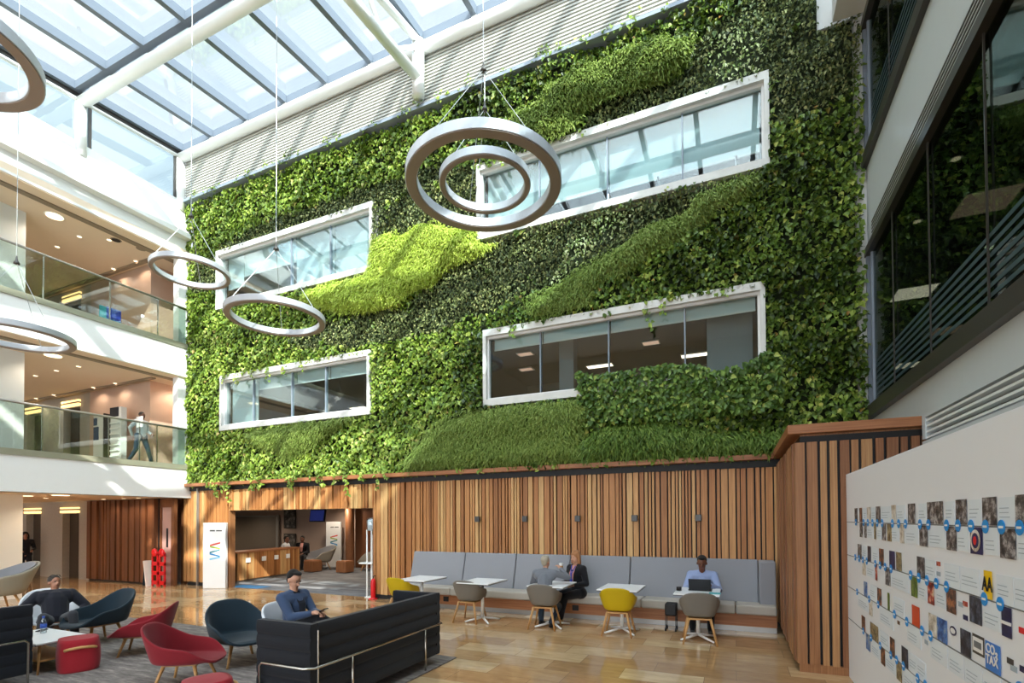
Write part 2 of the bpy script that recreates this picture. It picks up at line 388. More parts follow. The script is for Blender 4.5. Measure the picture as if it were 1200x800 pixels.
def room(x0, x1, y0, y1, z0, z1, name, mats, lab, open_side):
    mb = MB()
    if open_side != 'x0': mb.box(x0 - .1, x0, y0, y1, z0, z1)
    mb.box(x1, x1 + .1, y0, y1, z0, z1)
    if open_side != 'y0': mb.box(x0, x1, y0 - .1, y0, z0, z1)
    mb.box(x0, x1, y1, y1 + .1, z0, z1)
    struct('wall_' + name, mb, mats[0], 'walls of ' + lab)
    struct('ceiling_' + name, B(x0 - .1, x1 + .1, y0, y1 + .1, z1, z1 + .1), mats[1], 'ceiling of ' + lab)
    struct('floor_' + name, B(x0 - .1, x1 + .1, y0, y1 + .1, z0 - .1, z0), mats[2], 'floor of ' + lab)
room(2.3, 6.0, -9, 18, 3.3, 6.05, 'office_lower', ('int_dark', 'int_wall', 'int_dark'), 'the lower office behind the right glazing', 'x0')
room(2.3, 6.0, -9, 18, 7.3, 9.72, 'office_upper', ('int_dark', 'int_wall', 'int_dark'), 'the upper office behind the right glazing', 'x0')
# air grille low on the right wall
t = thing('air_grille', 'white linear air grille with black slots above the timeline wall', 'air vent', (0, 0, 0))
fr = MB(); fr.box(1.90, 2.02, -4, 6.88, 2.93, 2.97); fr.box(1.90, 2.02, -4, 6.88, 2.58, 2.68); fr.box(1.90, 2.02, 6.78, 6.88, 2.70, 2.93); fr.build('grille_frame', 'band', t)
for i in range(4):
    B(1.91, 1.985, -4, 6.78, 2.70 + i * .062, 2.722 + i * .062).build('slat', 'white_steel', t)
B(2.0, 2.018, -4, 6.78, 2.68, 2.93).build('backing', 'black', t)

# ---- roof
def rz_(y): return 12.72 - .088 * (9.6 - y)
BARX = [-14.64, -13.33, -11.92, -10.51, -9.12, -7.745, -6.33, -4.97, -3.6, -2.2, -.8, .6, 2.0]
rg = MB(); rg.add([(XL - .2, 9.7, rz_(9.7) + .16), (2.3, 9.7, rz_(9.7) + .16), (2.3, -1.35, rz_(-1.35) + .16), (XL - .2, -1.35, rz_(-1.35) + .16)], [(0, 1, 2, 3)])
o = rg.build('ceiling_glazing', 'roof_glass', solid=.012); tag(o, 'sloping clear glass roof over the atrium', 'ceiling', kind='structure')
t = thing('roof_frame', 'blue grey aluminium glazing bars of the glass roof', 'roof frame', (0, 0, 0), kind='structure')
for x in BARX:
    mb = MB(); w_ = .06 if x > -14.6 else .09
    y0, y1 = -1.35, 9.62
    mb.add([(x + sx * w_, y, rz_(y) + dz) for y in (y0, y1) for dz in (-.08, .12) for sx in (-1, 1)],
           [(0, 1, 3, 2), (4, 6, 7, 5), (0, 4, 5, 1), (1, 5, 7, 3), (3, 7, 6, 2), (2, 6, 4, 0)])
    mb.build('glazing_bar', 'roofbar', t)
for y in (9.46, 6.84, 4.28, 1.71, -.86):
    B(XL - .2, 2.3, y - .07, y + .07, rz_(y) - .08, rz_(y) + .1).build('cross_bar', 'roofbar', t)
eb = MB(); y0, y1 = -1.35, 9.6
eb.add([(x, y, rz_(y) + dz) for y in (y0, y1) for dz in (-.17, -.08) for x in (XL - .3, XL - .16)], [(0, 1, 3, 2), (4, 6, 7, 5), (0, 4, 5, 1), (1, 5, 7, 3), (3, 7, 6, 2), (2, 6, 4, 0)]); eb.build('eaves_bar', 'dark_alu', t)
for i, (y, dz) in enumerate(((9.42, -.25), (6.98, -.25), (4.42, -.25), (1.85, -.25), (-.72, -.25))):
    o = MB().tube([(XL - .25, y, rz_(y) + dz), (2.3, y, rz_(y) + dz)], .13, 16).build('roof_tube', 'white_steel', None, smooth=True)
    tag(o, ['round white steel tube along the top of the living wall', 'round white steel roof beam crossing at the upper left', 'third white roof tube from the living wall', 'fourth white roof tube from the living wall', 'fifth white roof tube from the living wall'][i], 'roof beam', kind='structure')
    st = MB()
    for x in BARX[1:-1]: st.box(x - .06, x + .06, y - .05, y + .05, rz_(y) + dz + .1, rz_(y) - .05)
    st.build('bracket', 'white_steel', o)
struct('trim_3', MB().tube([(XL - .2, 9.5, rz_(9.5) - .22), (XL - .2, -1.35, rz_(-1.35) - .22)], .05, 10), 'white_steel', 'thin white tube along the left eaves', smooth=True)
for i, y in enumerate((9.28, 7.17)): struct('trim_%d' % (14 + i), B(XL - .27, XL - .2, y - .03, y + .03, 11.15, rz_(y) - .2), 'dark_alu', 'dark clerestory post beside the white column')
for i, (y, yb) in enumerate(((9.42, 11.2), (6.97, 11.2), (4.4, 11.1), (1.85, 11.1))):
    o = MB().tube([(XL - .2, y, 10.9), (XL - .2, y, rz_(y) - .3)], .12, 14).build('column', 'white_steel', smooth=True)
    tag(o, ['white round column at the left end of the living wall', 'white round clerestory column below the left roof beam', 'third clerestory column from the living wall', 'fourth clerestory column from the living wall'][i], 'column', kind='structure')
# steel truss
t = thing('roof_truss', 'white tubular steel truss hung below the glass roof', 'truss', (-6.36, 0, 0), kind='structure')
MB().tube([(0, 9.36, 12.58), (0, 8.13, 12.31), (0, 3, 11.2)], .085, 12).build('top_chord', 'white_steel', t, smooth=True)
MB().tube([(0, 9.36, 11.72), (0, 7.19, 11.46), (0, 3.0, 10.96)], .115, 14).build('bottom_chord', 'white_steel', t, smooth=True)
MB().tube([(0, 9.33, 11.3), (0, 9.33, 12.56)], .14, 16).build('post', 'white_steel', t, smooth=True)
MB().tube([(0, 9.3, 12.42), (0, 8.49, 11.64)], .055, 10).build('strut', 'white_steel', t, smooth=True)
MB().tube([(0, 8.05, 11.6), (0, 7.5, 12.15)], .045, 10).build('strut', 'white_steel', t, smooth=True)
# unseen opaque roof behind the camera, edge placed to cut the sun; right clerestory
struct('ceiling_entrance', B(XL - 4, 3, -9, -1.35, 11.2, 11.7), 'white', 'unseen white solid roof behind the camera, edge set to cut the sun')
struct('wall_entrance_upper', B(XL - 4, 3, -9.2, -9, 7.5, 11.7), 'cream', 'unseen plain wall behind the camera, added to keep sky out of window reflections')  # unseen wall added so the lower windows mirror it instead of bright sky
struct('window_3', B(2.1, 2.12, -1.35, 9.7, 11.45, 12.75), 'clere_glass', 'clerestory glass over the right wall')

# ---- left galleries
def gallery_slab(n, z0, z1, lab):
    struct('wall_gallery_%d' % n, B(XL - .3, XL, -9, YW + .1, z0, z1), 'white', lab)
gallery_slab(1, 2.52, 3.33, 'white curved looking fascia below the first gallery')
gallery_slab(2, 6.02, 6.84, 'white fascia below the second gallery')
struct('trim_4', B(XL - .3, XL + .03, -9, YW, 3.33, 3.47), 'steel_edge', 'olive metal slab edge of the first gallery')
struct('trim_5', B(XL - .3, XL + .03, -9, YW, 6.84, 6.98), 'steel_edge', 'olive metal slab edge of the second gallery')
f = MB(); f.prism([(XL - .3, 9.505), (XL, 9.505), (XL, 9.56), (XL - .06, 9.60), (XL - .06, 10.02), (XL + .1, 10.06), (XL + .1, 10.2), (XL - .02, 10.24), (XL - .2, 11.22), (XL - .5, 11.22)], 'y', -9, YW + .05)
struct('wall_left_upper', f, 'white', 'sloping white wall above the top gallery with a projecting ledge')
for n, zf, zc in ((0, 0, 2.52), (1, 3.47, 6.0), (2, 6.98, 9.48)):
    if n: struct('floor_gallery_%d' % n, B(-27, XL - .3, -9, 10.6, zf - .3, zf), 'grey_stone', 'gallery floor slab %d' % n)
    mb = B(-27, XL - .02, -9, 10.6, zc, zc + .25)
    struct('ceiling_gallery_%d' % n, mb, 'ceil', 'warm cream ceiling under gallery level %d' % (n + 1))
    if n:
        struct('trim_%d' % (5 + n), B(-26, XL - .75, 8.98, 9.1, zc - .045, zc), 'ceil_dark', 'dark ceiling slot in front of the core wall, level %d' % n)
        struct('trim_%d' % (7 + n), B(XL - .55, XL - .38, -9, 9.5, zc - .03, zc), 'ceil_dark', 'dark ceiling slot behind the fascia, level %d' % n)
    # core wall: veneer part and stone part with two lifts
    holes = [(-22.60, -21.66, zf, zf + 2.12), (-20.32, -19.35, zf, zf + 2.12)]
    struct('wall_core_stone_%d' % n, wall_with_holes(-27, -18.8, zf, zc, 9.22, 9.5, holes), 'grey_stone', 'grey stone lift wall on level %d' % n)
    if n: struct('wall_core_veneer_%d' % n, B(-18.8, -15.72, 9.22, 10.5, zf, zc), 'pink_wall', 'pinkish veneer wall on level %d' % n)
    struct('wall_core_recess_%d' % n, B(-15.72, -14.6, 10.2, 10.5, zf, zc), 'pink_wall' if n else 'timber_dark', 'recessed wall beside the greenery on level %d' % n)
    struct('wall_core_end_%d' % n, B(-14.95, -14.8 if n == 0 else -14.64, 9.66, 10.2, zf, zc), 'cream' if n else 'timber_dark', 'cream return wall beside the living wall, level %d' % n)
    for i, (a, b_) in enumerate(((-22.60, -21.66), (-20.32, -19.35))):
        t = thing('lift_door', ('bronze lift door at the %s of level %s' % (('far left', 'right')[i], ('ground', 'one', 'two')[n])), 'lift', ((a + b_) / 2, 9.42, zf), kind='structure'); t.name = 'door_%d' % (n * 2 + i + 1)
        w2 = (b_ - a) / 2
        MB().box(-w2, -.004, 0, .05, 0, 2.12).build('door_leaf', 'lift', t); MB().box(.004, w2, 0, .05, 0, 2.12).build('door_leaf', 'lift', t)
        B(-w2 - .03, w2 + .03, -.26, -.19, 2.14, 2.22).build('light_bar', 'lamp_bar', t); B(-w2 - .03, w2 + .03, -.26, -.19, 2.27, 2.34 if n else 2.32).build('light_bar', 'lamp_bar', t)
        B(-w2 - .05, w2 + .05, -.28, -.2, 2.225, 2.265).build('bar_housing', 'chrome', t)
    # big white column
    if True:
        struct('column_%d' % n, B(-16.9, -15.9, 4.6, 6.42, zf, zc), 'cream' if n == 0 else 'white', 'large square white column on level %d at the left edge' % n)
for n, (za, zb) in enumerate(((3.47, 6.02), (6.98, 9.48))): struct('trim_%d' % (10 + n), B(-14.80, -14.56, 9.3, 9.6, za, zb), 'white', 'white end post of gallery level %d beside the greenery' % (n + 1))
# backdrop walls of the galleries
struct('wall_left_far', B(-27.2, -27, -9, 10.6, 0, 12), 'cream', 'far cream wall of the galleries')
# clerestory on the left and white parapets beyond
wg = MB(); wg.add([(x, y, z) for y, zt in ((-1.35, rz_(-1.35) - .2), (9.5, rz_(9.5) - .2)) for z in (11.15, zt) for x in (XL - .26, XL - .245)], [(0, 1, 3, 2), (4, 6, 7, 5), (0, 4, 5, 1), (1, 5, 7, 3), (3, 7, 6, 2), (2, 6, 4, 0)])
struct('window_4', wg, 'clere_glass', 'clerestory glass between top gallery wall and roof')
# recessed small window by the corner
# balustrades
def balustrade(n, zf, lab):
    t = thing('balustrade', lab, 'balustrade', (XL - .05, 0, zf), group=None)
    ys = [9.15, 8.7, 7.9, 6.55, 5.2, 3.85, 2.5, 1.15]
    ps = [9.5, 8.72, 7.55, 6.2, 4.85, 3.5, 2.15]
    for a, b_ in zip(ps[:-1], ps[1:]):
        B(-.007, .007, b_ + .012, a - .012, -.05, 1.02).build('glass_panel', 'rail_glass', t)
    for y in ps[1:]: B(-.015, .015, y - .01, y + .01, -.02, 1.02).build('panel_clamp', 'chrome', t)
    MB().tube([(0, 9.55, 1.045), (0, 2.0, 1.045)], .028, 10).build('handrail', 'plinth', t, smooth=True)
balustrade(1, 3.47, 'glass balustrade with steel handrail on the first gallery')
balustrade(2, 6.98, 'glass balustrade with steel handrail on the second gallery')

# ---- timber slats
def slats(mb, p0, p1, z0, z1, outward, seed, gap=(.016, .03), wd=(.035, .05, .07, .1), depth=.055, ztop=None):
    r = random.Random(seed); p0 = Vector(p0); p1 = Vector(p1); L = (p1 - p0).length; d = (p1 - p0) / L; o = Vector(outward); s = 0; prev = None
    while s < L - .03:
        w_ = r.choice(wd) * r.uniform(.9, 1.1); w_ = min(w_, L - s)
        dp = depth * r.choice((.75, 1, 1, 1.3)); a = p0 + d * s; b_ = a + d * w_
        zz = z0(s) if callable(z0) else z0
        vs = [(a.x, a.y, zz), (b_.x, b_.y, zz), (b_.x + o.x * dp, b_.y + o.y * dp, zz), (a.x + o.x * dp, a.y + o.y * dp, zz)]
        vs += [(x, y, z1) for x, y, _ in vs]
        mb.add(vs, [(0, 1, 2, 3), (4, 7, 6, 5), (0, 4, 5, 1), (1, 5, 6, 2), (2, 6, 7, 3), (3, 7, 4, 0)])
        s += w_ + r.uniform(*gap)
t = thing('timber_screen', 'long cedar slat wall below the greenery behind the bench', 'timber wall', (0, 0, 0))
mb = MB(); slats(mb, (-7.85, 9.68, 0), (.68, 9.68, 0), .1, 2.74, (0, -1, 0), 3); mb.build('slats', 'timber', t)
mb = MB(); slats(mb, (-12.84, 9.68, 0), (-7.85, 9.68, 0), 2.14, 2.74, (0, -1, 0), 4, wd=(.05, .07, .1, .13)); mb.build('slats', 'timber', t, label='short slats above the reception opening')
mb = MB(); slats(mb, (-14.62, 9.68, 0), (-12.84, 9.68, 0), .1, 2.74, (0, -1, 0), 5, gap=(.012, .02), wd=(.06, .09, .12)); mb.build('slats', 'timber', t, label='slats left of the reception opening')
mb = MB(); slats(mb, (-14.79, 9.68, 0), (-14.63, 9.68, 0), .1, 2.5, (0, -1, 0), 6, gap=(.012, .02), wd=(.06, .09)); mb.build('slats', 'timber', t, label='slats tucked under the gallery edge')
B(-14.64, .6, 9.44, 9.715, 2.84, 2.93).build('ledge', 'timber_ledge', t, bevel=.006)
B(-14.62, .70, 9.60, 9.715, 2.72, 2.84).build('shadow_gap', 'black', t)
B(-7.85, .7, 9.63, 9.7, 0, .1).build('plinth', 'black', t); B(-14.6, -12.84, 9.63, 9.7, 0, .1).build('plinth', 'black', t)
o = B(-14.13, -14.10, 9.56, 9.62, 0, 2.8).build('metal_strip', 'plinth', t)
mb = MB(); mb.box(-12.86, -12.82, 9.62, 9.79, 0, 2.16); mb.box(-7.87, -7.83, 9.62, 9.79, 0, 2.16); mb.box(-12.84, -7.85, 9.66, 9.79, 2.14, 2.18); mb.build('opening_lining', 'timber_brown', t)
t = thing('timber_block', 'projecting cedar slat block at the right end of the bench', 'timber wall', (0, 0, 0))
mb = MB(); slats(mb, (.70, 9.62, 0), (.70, 7.02, 0), .1, 2.76, (-.6, 0, 0), 8, gap=(.012, .02)); mb.build('slats', 'timber_brown', t)
mb = MB(); slats(mb, (.68, 7.0, 0), (2.0, 7.0, 0), .1, 2.76, (0, -.6, 0), 9, gap=(.02, .032), wd=(.07, .1, .12)); mb.build('slats', 'timber_brown', t)
B(.74, 2.0, 7.02, 9.62, 0, 2.84).build('core', 'black', t)
mb = MB(); mb.prism([(.60, 6.9), (2.02, 6.9), (2.02, 7.2), (.78, 7.2), (.78, 9.74), (.60, 9.74)], 'z', 2.86, 2.97); mb.build('ledge', 'timber_ledge', t, bevel=.006)
B(.74, 2.0, 7.02, 9.7, 2.84, 2.9).build('top_board', 'timber_brown', t)
B(.70, 2.0, 6.98, 7.04, 0, .1).build('plinth', 'timber_brown', t)
# ground floor slat wall under the gallery
t = thing('dark_slat_wall', 'dark walnut slat wall under the gallery beside the lifts', 'timber wall', (0, 0, 0))
mb = MB(); slats(mb, (-18.78, 9.24, 0), (-15.34, 9.24, 0), .06, 2.5, (0, -1, 0), 12, gap=(.02, .05), wd=(.09, .12, .15), depth=.09); mb.build('slats', 'timber_dark', t)
B(-18.8, -15.32, 9.24, 9.4, 0, 2.51).build('backing', 'black', t)
t = thing('door', 'dusky pink door with a dark vision slot beside the dark slats', 'door', (-15.02, 9.3, 0), kind='structure'); t.name = 'door_7'
B(-.22, .22, 0, .05, 0, 2.25).build('door_leaf', 'pink_door', t); B(-.03, .05, -.01, .004, 1.1, 1.65).build('vision_slot', 'black', t)
mb = MB(); mb.box(-.32, -.22, -.03, .06, 0, 2.5); mb.box(.22, .36, -.03, .06, 0, 2.5); mb.box(-.22, .22, -.03, .06, 2.25, 2.5); mb.build('door_frame', 'timber_dark', t)

# ---- windows in the living wall
def wall_window(n, key, lab, mull, blinds, stays=()):
    x0, x1, z0, z1 = wins[key]; t = thing('window_%d' % n, lab, 'window', (0, 0, 0), kind='structure')
    fr = MB(); w_ = .075
    fr.box(x0, x1, 9.5, 9.74, z1 - .1, z1 + .04); fr.box(x0, x1, 9.5, 9.74, z0 - .02, z0 + .12); fr.box(x0 - .001, x0 + w_, 9.501, 9.739, z0 + .121, z1 - .101); fr.box(x1 - w_, x1 + .001, 9.501, 9.739, z0 + .121, z1 - .101)
    fr.build('window_frame', 'frame_paint', t)
    fr = MB(); a, b_, c_, d_ = x0 + w_, x1 - w_, z0 + .12, z1 - .1
    fr.box(a, b_, 9.58, 9.66, d_ - .05, d_); fr.box(a, b_, 9.58, 9.66, c_, c_ + .04); fr.box(a, a + .04, 9.581, 9.659, c_ + .041, d_ - .051); fr.box(b_ - .04, b_, 9.581, 9.659, c_ + .041, d_ - .051)
    fr.build('sash_frame', 'white', t)
    for x in mull: B(x - .012, x + .012, 9.62, 9.70, c_, d_).build('mullion', 'mull', t)
    B(a, b_, 9.64, 9.652, c_ + .03, d_ - .04).build('glass_pane', 'win_glass', t)
    for (p, q, zb) in blinds: B(p + .01, q - .01, 9.80, 9.806, zb, d_ + .05).build('blind', 'blind', t); B(p + .01, q - .01, 9.79, 9.816, zb - .03, zb).build('blind_rail', 'white_steel', t)
    for (p, q, za, zb2) in stays: MB().tube([(p, 9.72, za), (q, 9.76, zb2)], .018, 8).build('window_stay', 'dark_alu', t)
wall_window(5, 'UL', 'white framed window with pale blue blinds, upper left in the greenery', [-10.53, -9.2], [(-13.15, -12.5, 8.45), (-12.5, -10.53, 8.72), (-10.53, -9.2, 7.97), (-9.2, -7.93, 7.97)])
wall_window(6, 'LL', 'white framed window with one full blind, lower left in the greenery', [-11.92, -10.5, -9.35], [(-12.97, -11.92, 4.6), (-11.92, -10.5, 5.47), (-10.5, -9.35, 5.47), (-9.35, -8.01, 5.47)])
wall_window(7, 'UR', 'large window with drawn pale blue blinds, upper right in the greenery', [-3.6, -2.19, -.8], [(-4.87, -2.19, 8.40), (-2.19, -.8, 8.33), (-.8, .49, 8.33)],
            [(-3.2, -3.0, 8.3, 7.98), (-2.35, -2.1, 8.3, 7.98), (-1.25, -1.2, 8.3, 7.98), (.1, .12, 8.3, 7.98), (-4.5, -4.3, 8.3, 7.98)])
wall_window(8, 'LR', 'large dark window with ceiling lights inside, lower right in the greenery', [-3.60, -2.19, -.79], [(-4.73, -3.6, 5.53), (-3.6, -2.19, 5.53), (-2.19, -.79, 5.53), (-.79, .39, 5.53)])
def back_room(key, depth, name, mats, lab, zf, zc):
    x0, x1, z0, z1 = wins[key]; x0 -= 1.0; x1 += .7
    mb = MB(); mb.box(x0 - .1, x0, 9.98, depth, zf, zc); mb.box(x1, x1 + .1, 9.98, depth, zf, zc); mb.box(x0, x1, depth, depth + .1, zf, zc)
    struct('wall_' + name, mb, mats[0], 'walls of ' + lab); struct('ceiling_' + name, B(x0, x1, 9.98, depth, zc, zc + .1), mats[1], 'ceiling of ' + lab); struct('floor_' + name, B(x0, x1, 9.98, depth, zf - .1, zf), mats[2], 'floor of ' + lab)
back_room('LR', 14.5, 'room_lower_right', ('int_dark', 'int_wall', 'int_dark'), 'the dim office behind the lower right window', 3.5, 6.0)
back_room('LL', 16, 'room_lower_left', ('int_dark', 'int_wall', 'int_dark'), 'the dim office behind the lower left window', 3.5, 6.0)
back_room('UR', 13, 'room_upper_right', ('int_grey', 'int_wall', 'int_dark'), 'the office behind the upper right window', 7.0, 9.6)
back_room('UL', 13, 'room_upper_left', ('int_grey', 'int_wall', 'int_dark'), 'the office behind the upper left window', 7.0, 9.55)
struct('column_3', B(-3.62, -3.28, 10.9, 11.2, 3.5, 6.0), 'int_grey', 'grey office column behind the lower right window')
struct('wall_partition', B(-.45, .35, 10.4, 10.5, 3.5, 6.0), 'int_grey', 'grey partition behind the lower right window')
def ceil_panel(loc, mat, lab, d=(.6, .3)):
    t = thing('ceiling_light', lab, 'ceiling light', loc, 0, 'office ceiling lights'); B(-d[0], d[0], -d[1], d[1], -.02, 0).build('diffuser', mat, t)
    mb = MB(); mb.box(-d[0] - .02, d[0] + .02, -d[1] - .02, -d[1], -.025, 0); mb.box(-d[0] - .02, d[0] + .02, d[1], d[1] + .02, -.025, 0); mb.box(-d[0] - .02, -d[0], -d[1], d[1], -.025, 0); mb.box(d[0], d[0] + .02, -d[1], d[1], -.025, 0); mb.build('frame', 'white_steel', t); return t
cl = [((-3.28, 13.35, 5.999), 'panel_light', 'bright oblong ceiling light in the lower right window, left one'), ((-.85, 13.47, 5.999), 'panel_light', 'bright oblong ceiling light in the lower right window, right one'),
      ((-5.2, 12.8, 5.999), 'panel_dim', 'dim ceiling light behind the left end of the lower right window'), ((-4.74, 11.6, 5.999), 'panel_dim', 'dim ceiling light just left of the office column'),
      ((-1.75, 12.1, 5.999), 'panel_dim', 'dim ceiling light right of the middle of the lower right window'),
      ((-12.6, 14.6, 5.999), 'panel_light', 'oblong ceiling light low in the lower left window'), ((-10.04, 11.1, 5.999), 'panel_dim', 'dim ceiling light high in the lower left window'),
      ((3.1, 11.55, 6.049), 'panel_light', 'light panel in the right glazing, nearest the living wall'), ((3.1, 8.6, 6.049), 'panel_dim', 'dim light panel high in the right glazing'),
      ((4.45, 17.0, 6.049), 'panel_light', 'small light panel at the bottom of the right glazing'), ((4.35, 14.2, 6.049), 'panel_dim', 'dim light panel between the others in the right glazing')]
for l, mt, lab in cl: ceil_panel(l, mt, lab, ((.34, .13) if mt == 'panel_light' else (.18, .12)) if l[0] < 2 else (.3, .3))
for i, (l, lab) in enumerate((((2.42, 8.8, 6.05), 'small round spotlight in the right glazing, lower one'), ((2.42, 7.44, 6.05), 'small round spotlight in the right glazing, upper one'))):
    t = thing('spotlight', lab, 'spotlight', l); MB().lathe([(.045, -.012), (.045, 0)], n=16).build('lens', 'lamp_warm', t); MB().lathe([(.06, -.008), (.062, 0)], n=16).build('trim_ring', 'white_steel', t)

# ---- reception room
mb = MB(); mb.box(-26, -7.2, 16, 16.2, 0, 2.75); mb.box(-7.3, -7.2, 9.78, 16, 0, 2.75); mb.box(-26, -25.9, 10.6, 16, 0, 2.75); struct('wall_reception', mb, 'rec_wall', 'dim pinkish grey walls of the reception room')
struct('ceiling_reception', B(-26, -7.2, 9.78, 16.2, 2.75, 2.85), 'white', 'ceiling of the reception room')
struct('wall_reception_side', B(-15.6, -14.66, 9.9, 10.2, 0, 2.75), 'rec_wall', 'short return wall behind the reception desk')
struct('column_4', MB().tube([(-13.7, 15.38, 0), (-13.7, 15.38, 2.75)], .17, 20), 'timber_ledge', 'round tan column at the back of the reception room', smooth=True)
struct('wall_reception_dark', B(-13.62, -8, 15.6, 15.7, 0, 2.75), 'timber_dark', 'dark timber panel at the back right of the reception room')

# ================================================================== LIVING WALL
P_ = dict(
bright=[(-7.8, 8.55), (-7.36, 8.6), (-6.99, 8.42), (-6.52, 8.6), (-5.84, 8.38), (-4.99, 8.08), (-4.93, 7.77), (-4.48, 7.72), (-4.99, 7.52), (-5.63, 7.47), (-6.18, 7.1), (-6.76, 7.02), (-7.12, 6.79), (-7.73, 6.75), (-8.77, 6.97), (-9.46, 7.16), (-10.18, 7.55), (-9.75, 7.73), (-7.98, 7.72)],
lowleft=[(-12.21, 4.3), (-10.18, 4.34), (-8.91, 4.36), (-8.24, 4.36), (-8.91, 4.08), (-9.32, 3.92), (-10.03, 3.58), (-10.62, 3.28), (-10.92, 3.63), (-11.71, 3.86)],
lowright=[(-6.93, 2.98), (-6.77, 3.29), (-6.3, 3.75), (-5.86, 4.0), (-5.01, 4.23), (-4.21, 4.24), (-2.74, 4.24), (-2.49, 3.89), (-2.61, 3.65), (-2.75, 3.32), (-2.58, 2.98)],
fern=[(-2.75, 2.98), (-2.85, 3.32), (-2.41, 3.63), (-1.44, 3.68), (-0.55, 3.48), (0.54, 3.32), (1.7, 3.2), (1.75, 2.98)],
mid=[(-4.0, 6.27), (-3.44, 6.49), (-2.55, 6.82), (-2.04, 7.04), (-1.4, 7.35), (-0.8, 7.39), (-0.58, 7.68), (0.19, 7.77), (0.59, 7.74), (0.32, 7.4), (-0.22, 7.28), (-0.51, 7.09), (-0.95, 6.8), (-1.41, 6.74), (-1.81, 6.5), (-2.38, 6.37), (-2.56, 5.95), (-3.26, 5.97), (-3.72, 5.98)],
top=[(-4.23, 9.89), (-4.17, 10.14), (-3.79, 10.28), (-3.41, 10.6), (-2.69, 10.68), (-2.01, 10.82), (-1.06, 10.72), (-0.59, 10.46), (-0.7, 10.11), (-1.07, 9.93), (-1.7, 9.91), (-2.52, 9.94), (-2.96, 9.57), (-3.42, 9.49), (-3.88, 9.56)],
D1=[(-14.25, 8.5), (-14.25, 9.4), (-11.74, 9.8), (-9.32, 9.9), (-7.73, 9.86), (-6.29, 9.85), (-5.02, 9.48), (-4.88, 8.05), (-7.73, 8.53)],
D2=[(-4.89, 7.9), (-4.19, 7.9), (-2.37, 7.9), (0.19, 7.85), (-0.5, 7.66), (-0.8, 7.39), (-1.4, 7.35), (-2.04, 7.04), (-2.55, 6.82), (-3.44, 6.49), (-4.19, 6.36), (-5.42, 6.2), (-7.24, 6.01), (-10.48, 6.27), (-10.48, 6.6), (-8.77, 6.87), (-7.0, 6.72), (-6.18, 7.1), (-5.63, 7.47)],
D3=[(-0.77, 9.9), (-0.55, 10.44), (0.23, 10.79), (0.63, 11.2), (1.95, 11.2), (1.95, 9.36), (1.83, 8.67), (1.36, 8.69), (0.66, 8.49), (0.65, 9.3), (-1.38, 9.4), (-2.8, 9.4), (-2.52, 9.94), (-1.7, 9.91), (-1.07, 9.93)],
V1=[(-3.44, 6.66), (-3.07, 7.1), (-2.37, 7.59), (-1.64, 7.68), (-1.8, 7.45), (-2.55, 6.99), (-3.16, 6.52)],
V2=[(-0.41, 10.0), (-0.26, 10.33), (0.29, 10.34), (0.62, 9.98), (0.48, 9.5), (-0.06, 9.45)])
def inpoly(x, z, poly):
    r = np.zeros(x.shape, bool); n = len(poly)
    for i in range(n):
        x1, z1 = poly[i]; x2, z2 = poly[(i + 1) % n]
        if z1 == z2: continue
        c = ((z1 > z) != (z2 > z)) & (x < (x2 - x1) * (z - z1) / (z2 - z1) + x1); r ^= c
    return r
_g = nrs.rand(64, 64)
def vnoise(x, z, s):
    x = x * s + 31.7; z = z * s + 17.3; xi = np.floor(x).astype(int); zi = np.floor(z).astype(int); fx = x - xi; fz = z - zi
    fx = fx * fx * (3 - 2 * fx); fz = fz * fz * (3 - 2 * fz); G = lambda a, b: _g[a % 64, b % 64]
    return (G(xi, zi) * (1 - fx) + G(xi + 1, zi) * fx) * (1 - fz) + (G(xi, zi + 1) * (1 - fx) + G(xi + 1, zi + 1) * fx) * fz
def nrm(a): return a / np.maximum(np.linalg.norm(a, axis=1, keepdims=True), 1e-9)
def leaves_mesh(name, pos, nor, tip, L, Wd, mat, shape='leaf', fold=.22):
    """one mesh of many leaf blades: pos base points, nor leaf normals, tip growth directions"""
    n = len(pos); tip = nrm(tip - nor * (tip * nor).sum(1, keepdims=True)); side = np.cross(tip, nor)
    L = L[:, None]; Wd = Wd[:, None]
    if shape == 'leaf':
        b = pos; m1 = pos + tip * L * .38 - nor * 0; t = pos + tip * L - nor * L * .16
        l1 = m1 + side * Wd * .5 + nor * Wd * fold; r1 = m1 - side * Wd * .5 + nor * Wd * fold
        l2 = pos + tip * L * .08 + side * Wd * .34 + nor * Wd * fold * .6; r2_ = pos + tip * L * .08 - side * Wd * .34 + nor * Wd * fold * .6
        V = np.stack([b, l2, l1, t, r1, r2_], 1).reshape(-1, 3); k = 6
        F = [(0, 3, 2, 1), (0, 5, 4, 3)]
    else:
        t = pos + tip * L; mid = pos + tip * L * .5 + nor * L * .14
        V = np.stack([pos + side * Wd * .5, pos - side * Wd * .5, mid - side * Wd * .4, mid + side * Wd * .4, t - nor * L * .1], 1).reshape(-1, 3); k = 5
        F = [(0, 1, 2, 3), (3, 2, 4)]
    me = bpy.data.meshes.new(name); me.vertices.add(n * k); me.vertices.foreach_set('co', V.astype(np.float32).ravel())
    base = np.arange(n)[:, None] * k; loops = np.concatenate([base + np.array(f) for f in F], 1)
    per = sum(len(f) for f in F); me.loops.add(n * per); me.loops.foreach_set('vertex_index', loops.ravel().astype(np.int32))
    st = np.array([0] + list(np.cumsum([len(f) for f in F]))[:-1]); starts = (np.arange(n)[:, None] * per + st).ravel()
    me.polygons.add(n * len(F)); me.polygons.foreach_set('loop_start', starts.astype(np.int32))
    me.polygons.foreach_set('loop_total', np.tile([len(f) for f in F], n).astype(np.int32)); me.update(calc_edges=True); me.validate()
    me.materials.append(M[mat]); o = bpy.data.objects.new(name, me); COL.objects.link(o); return o
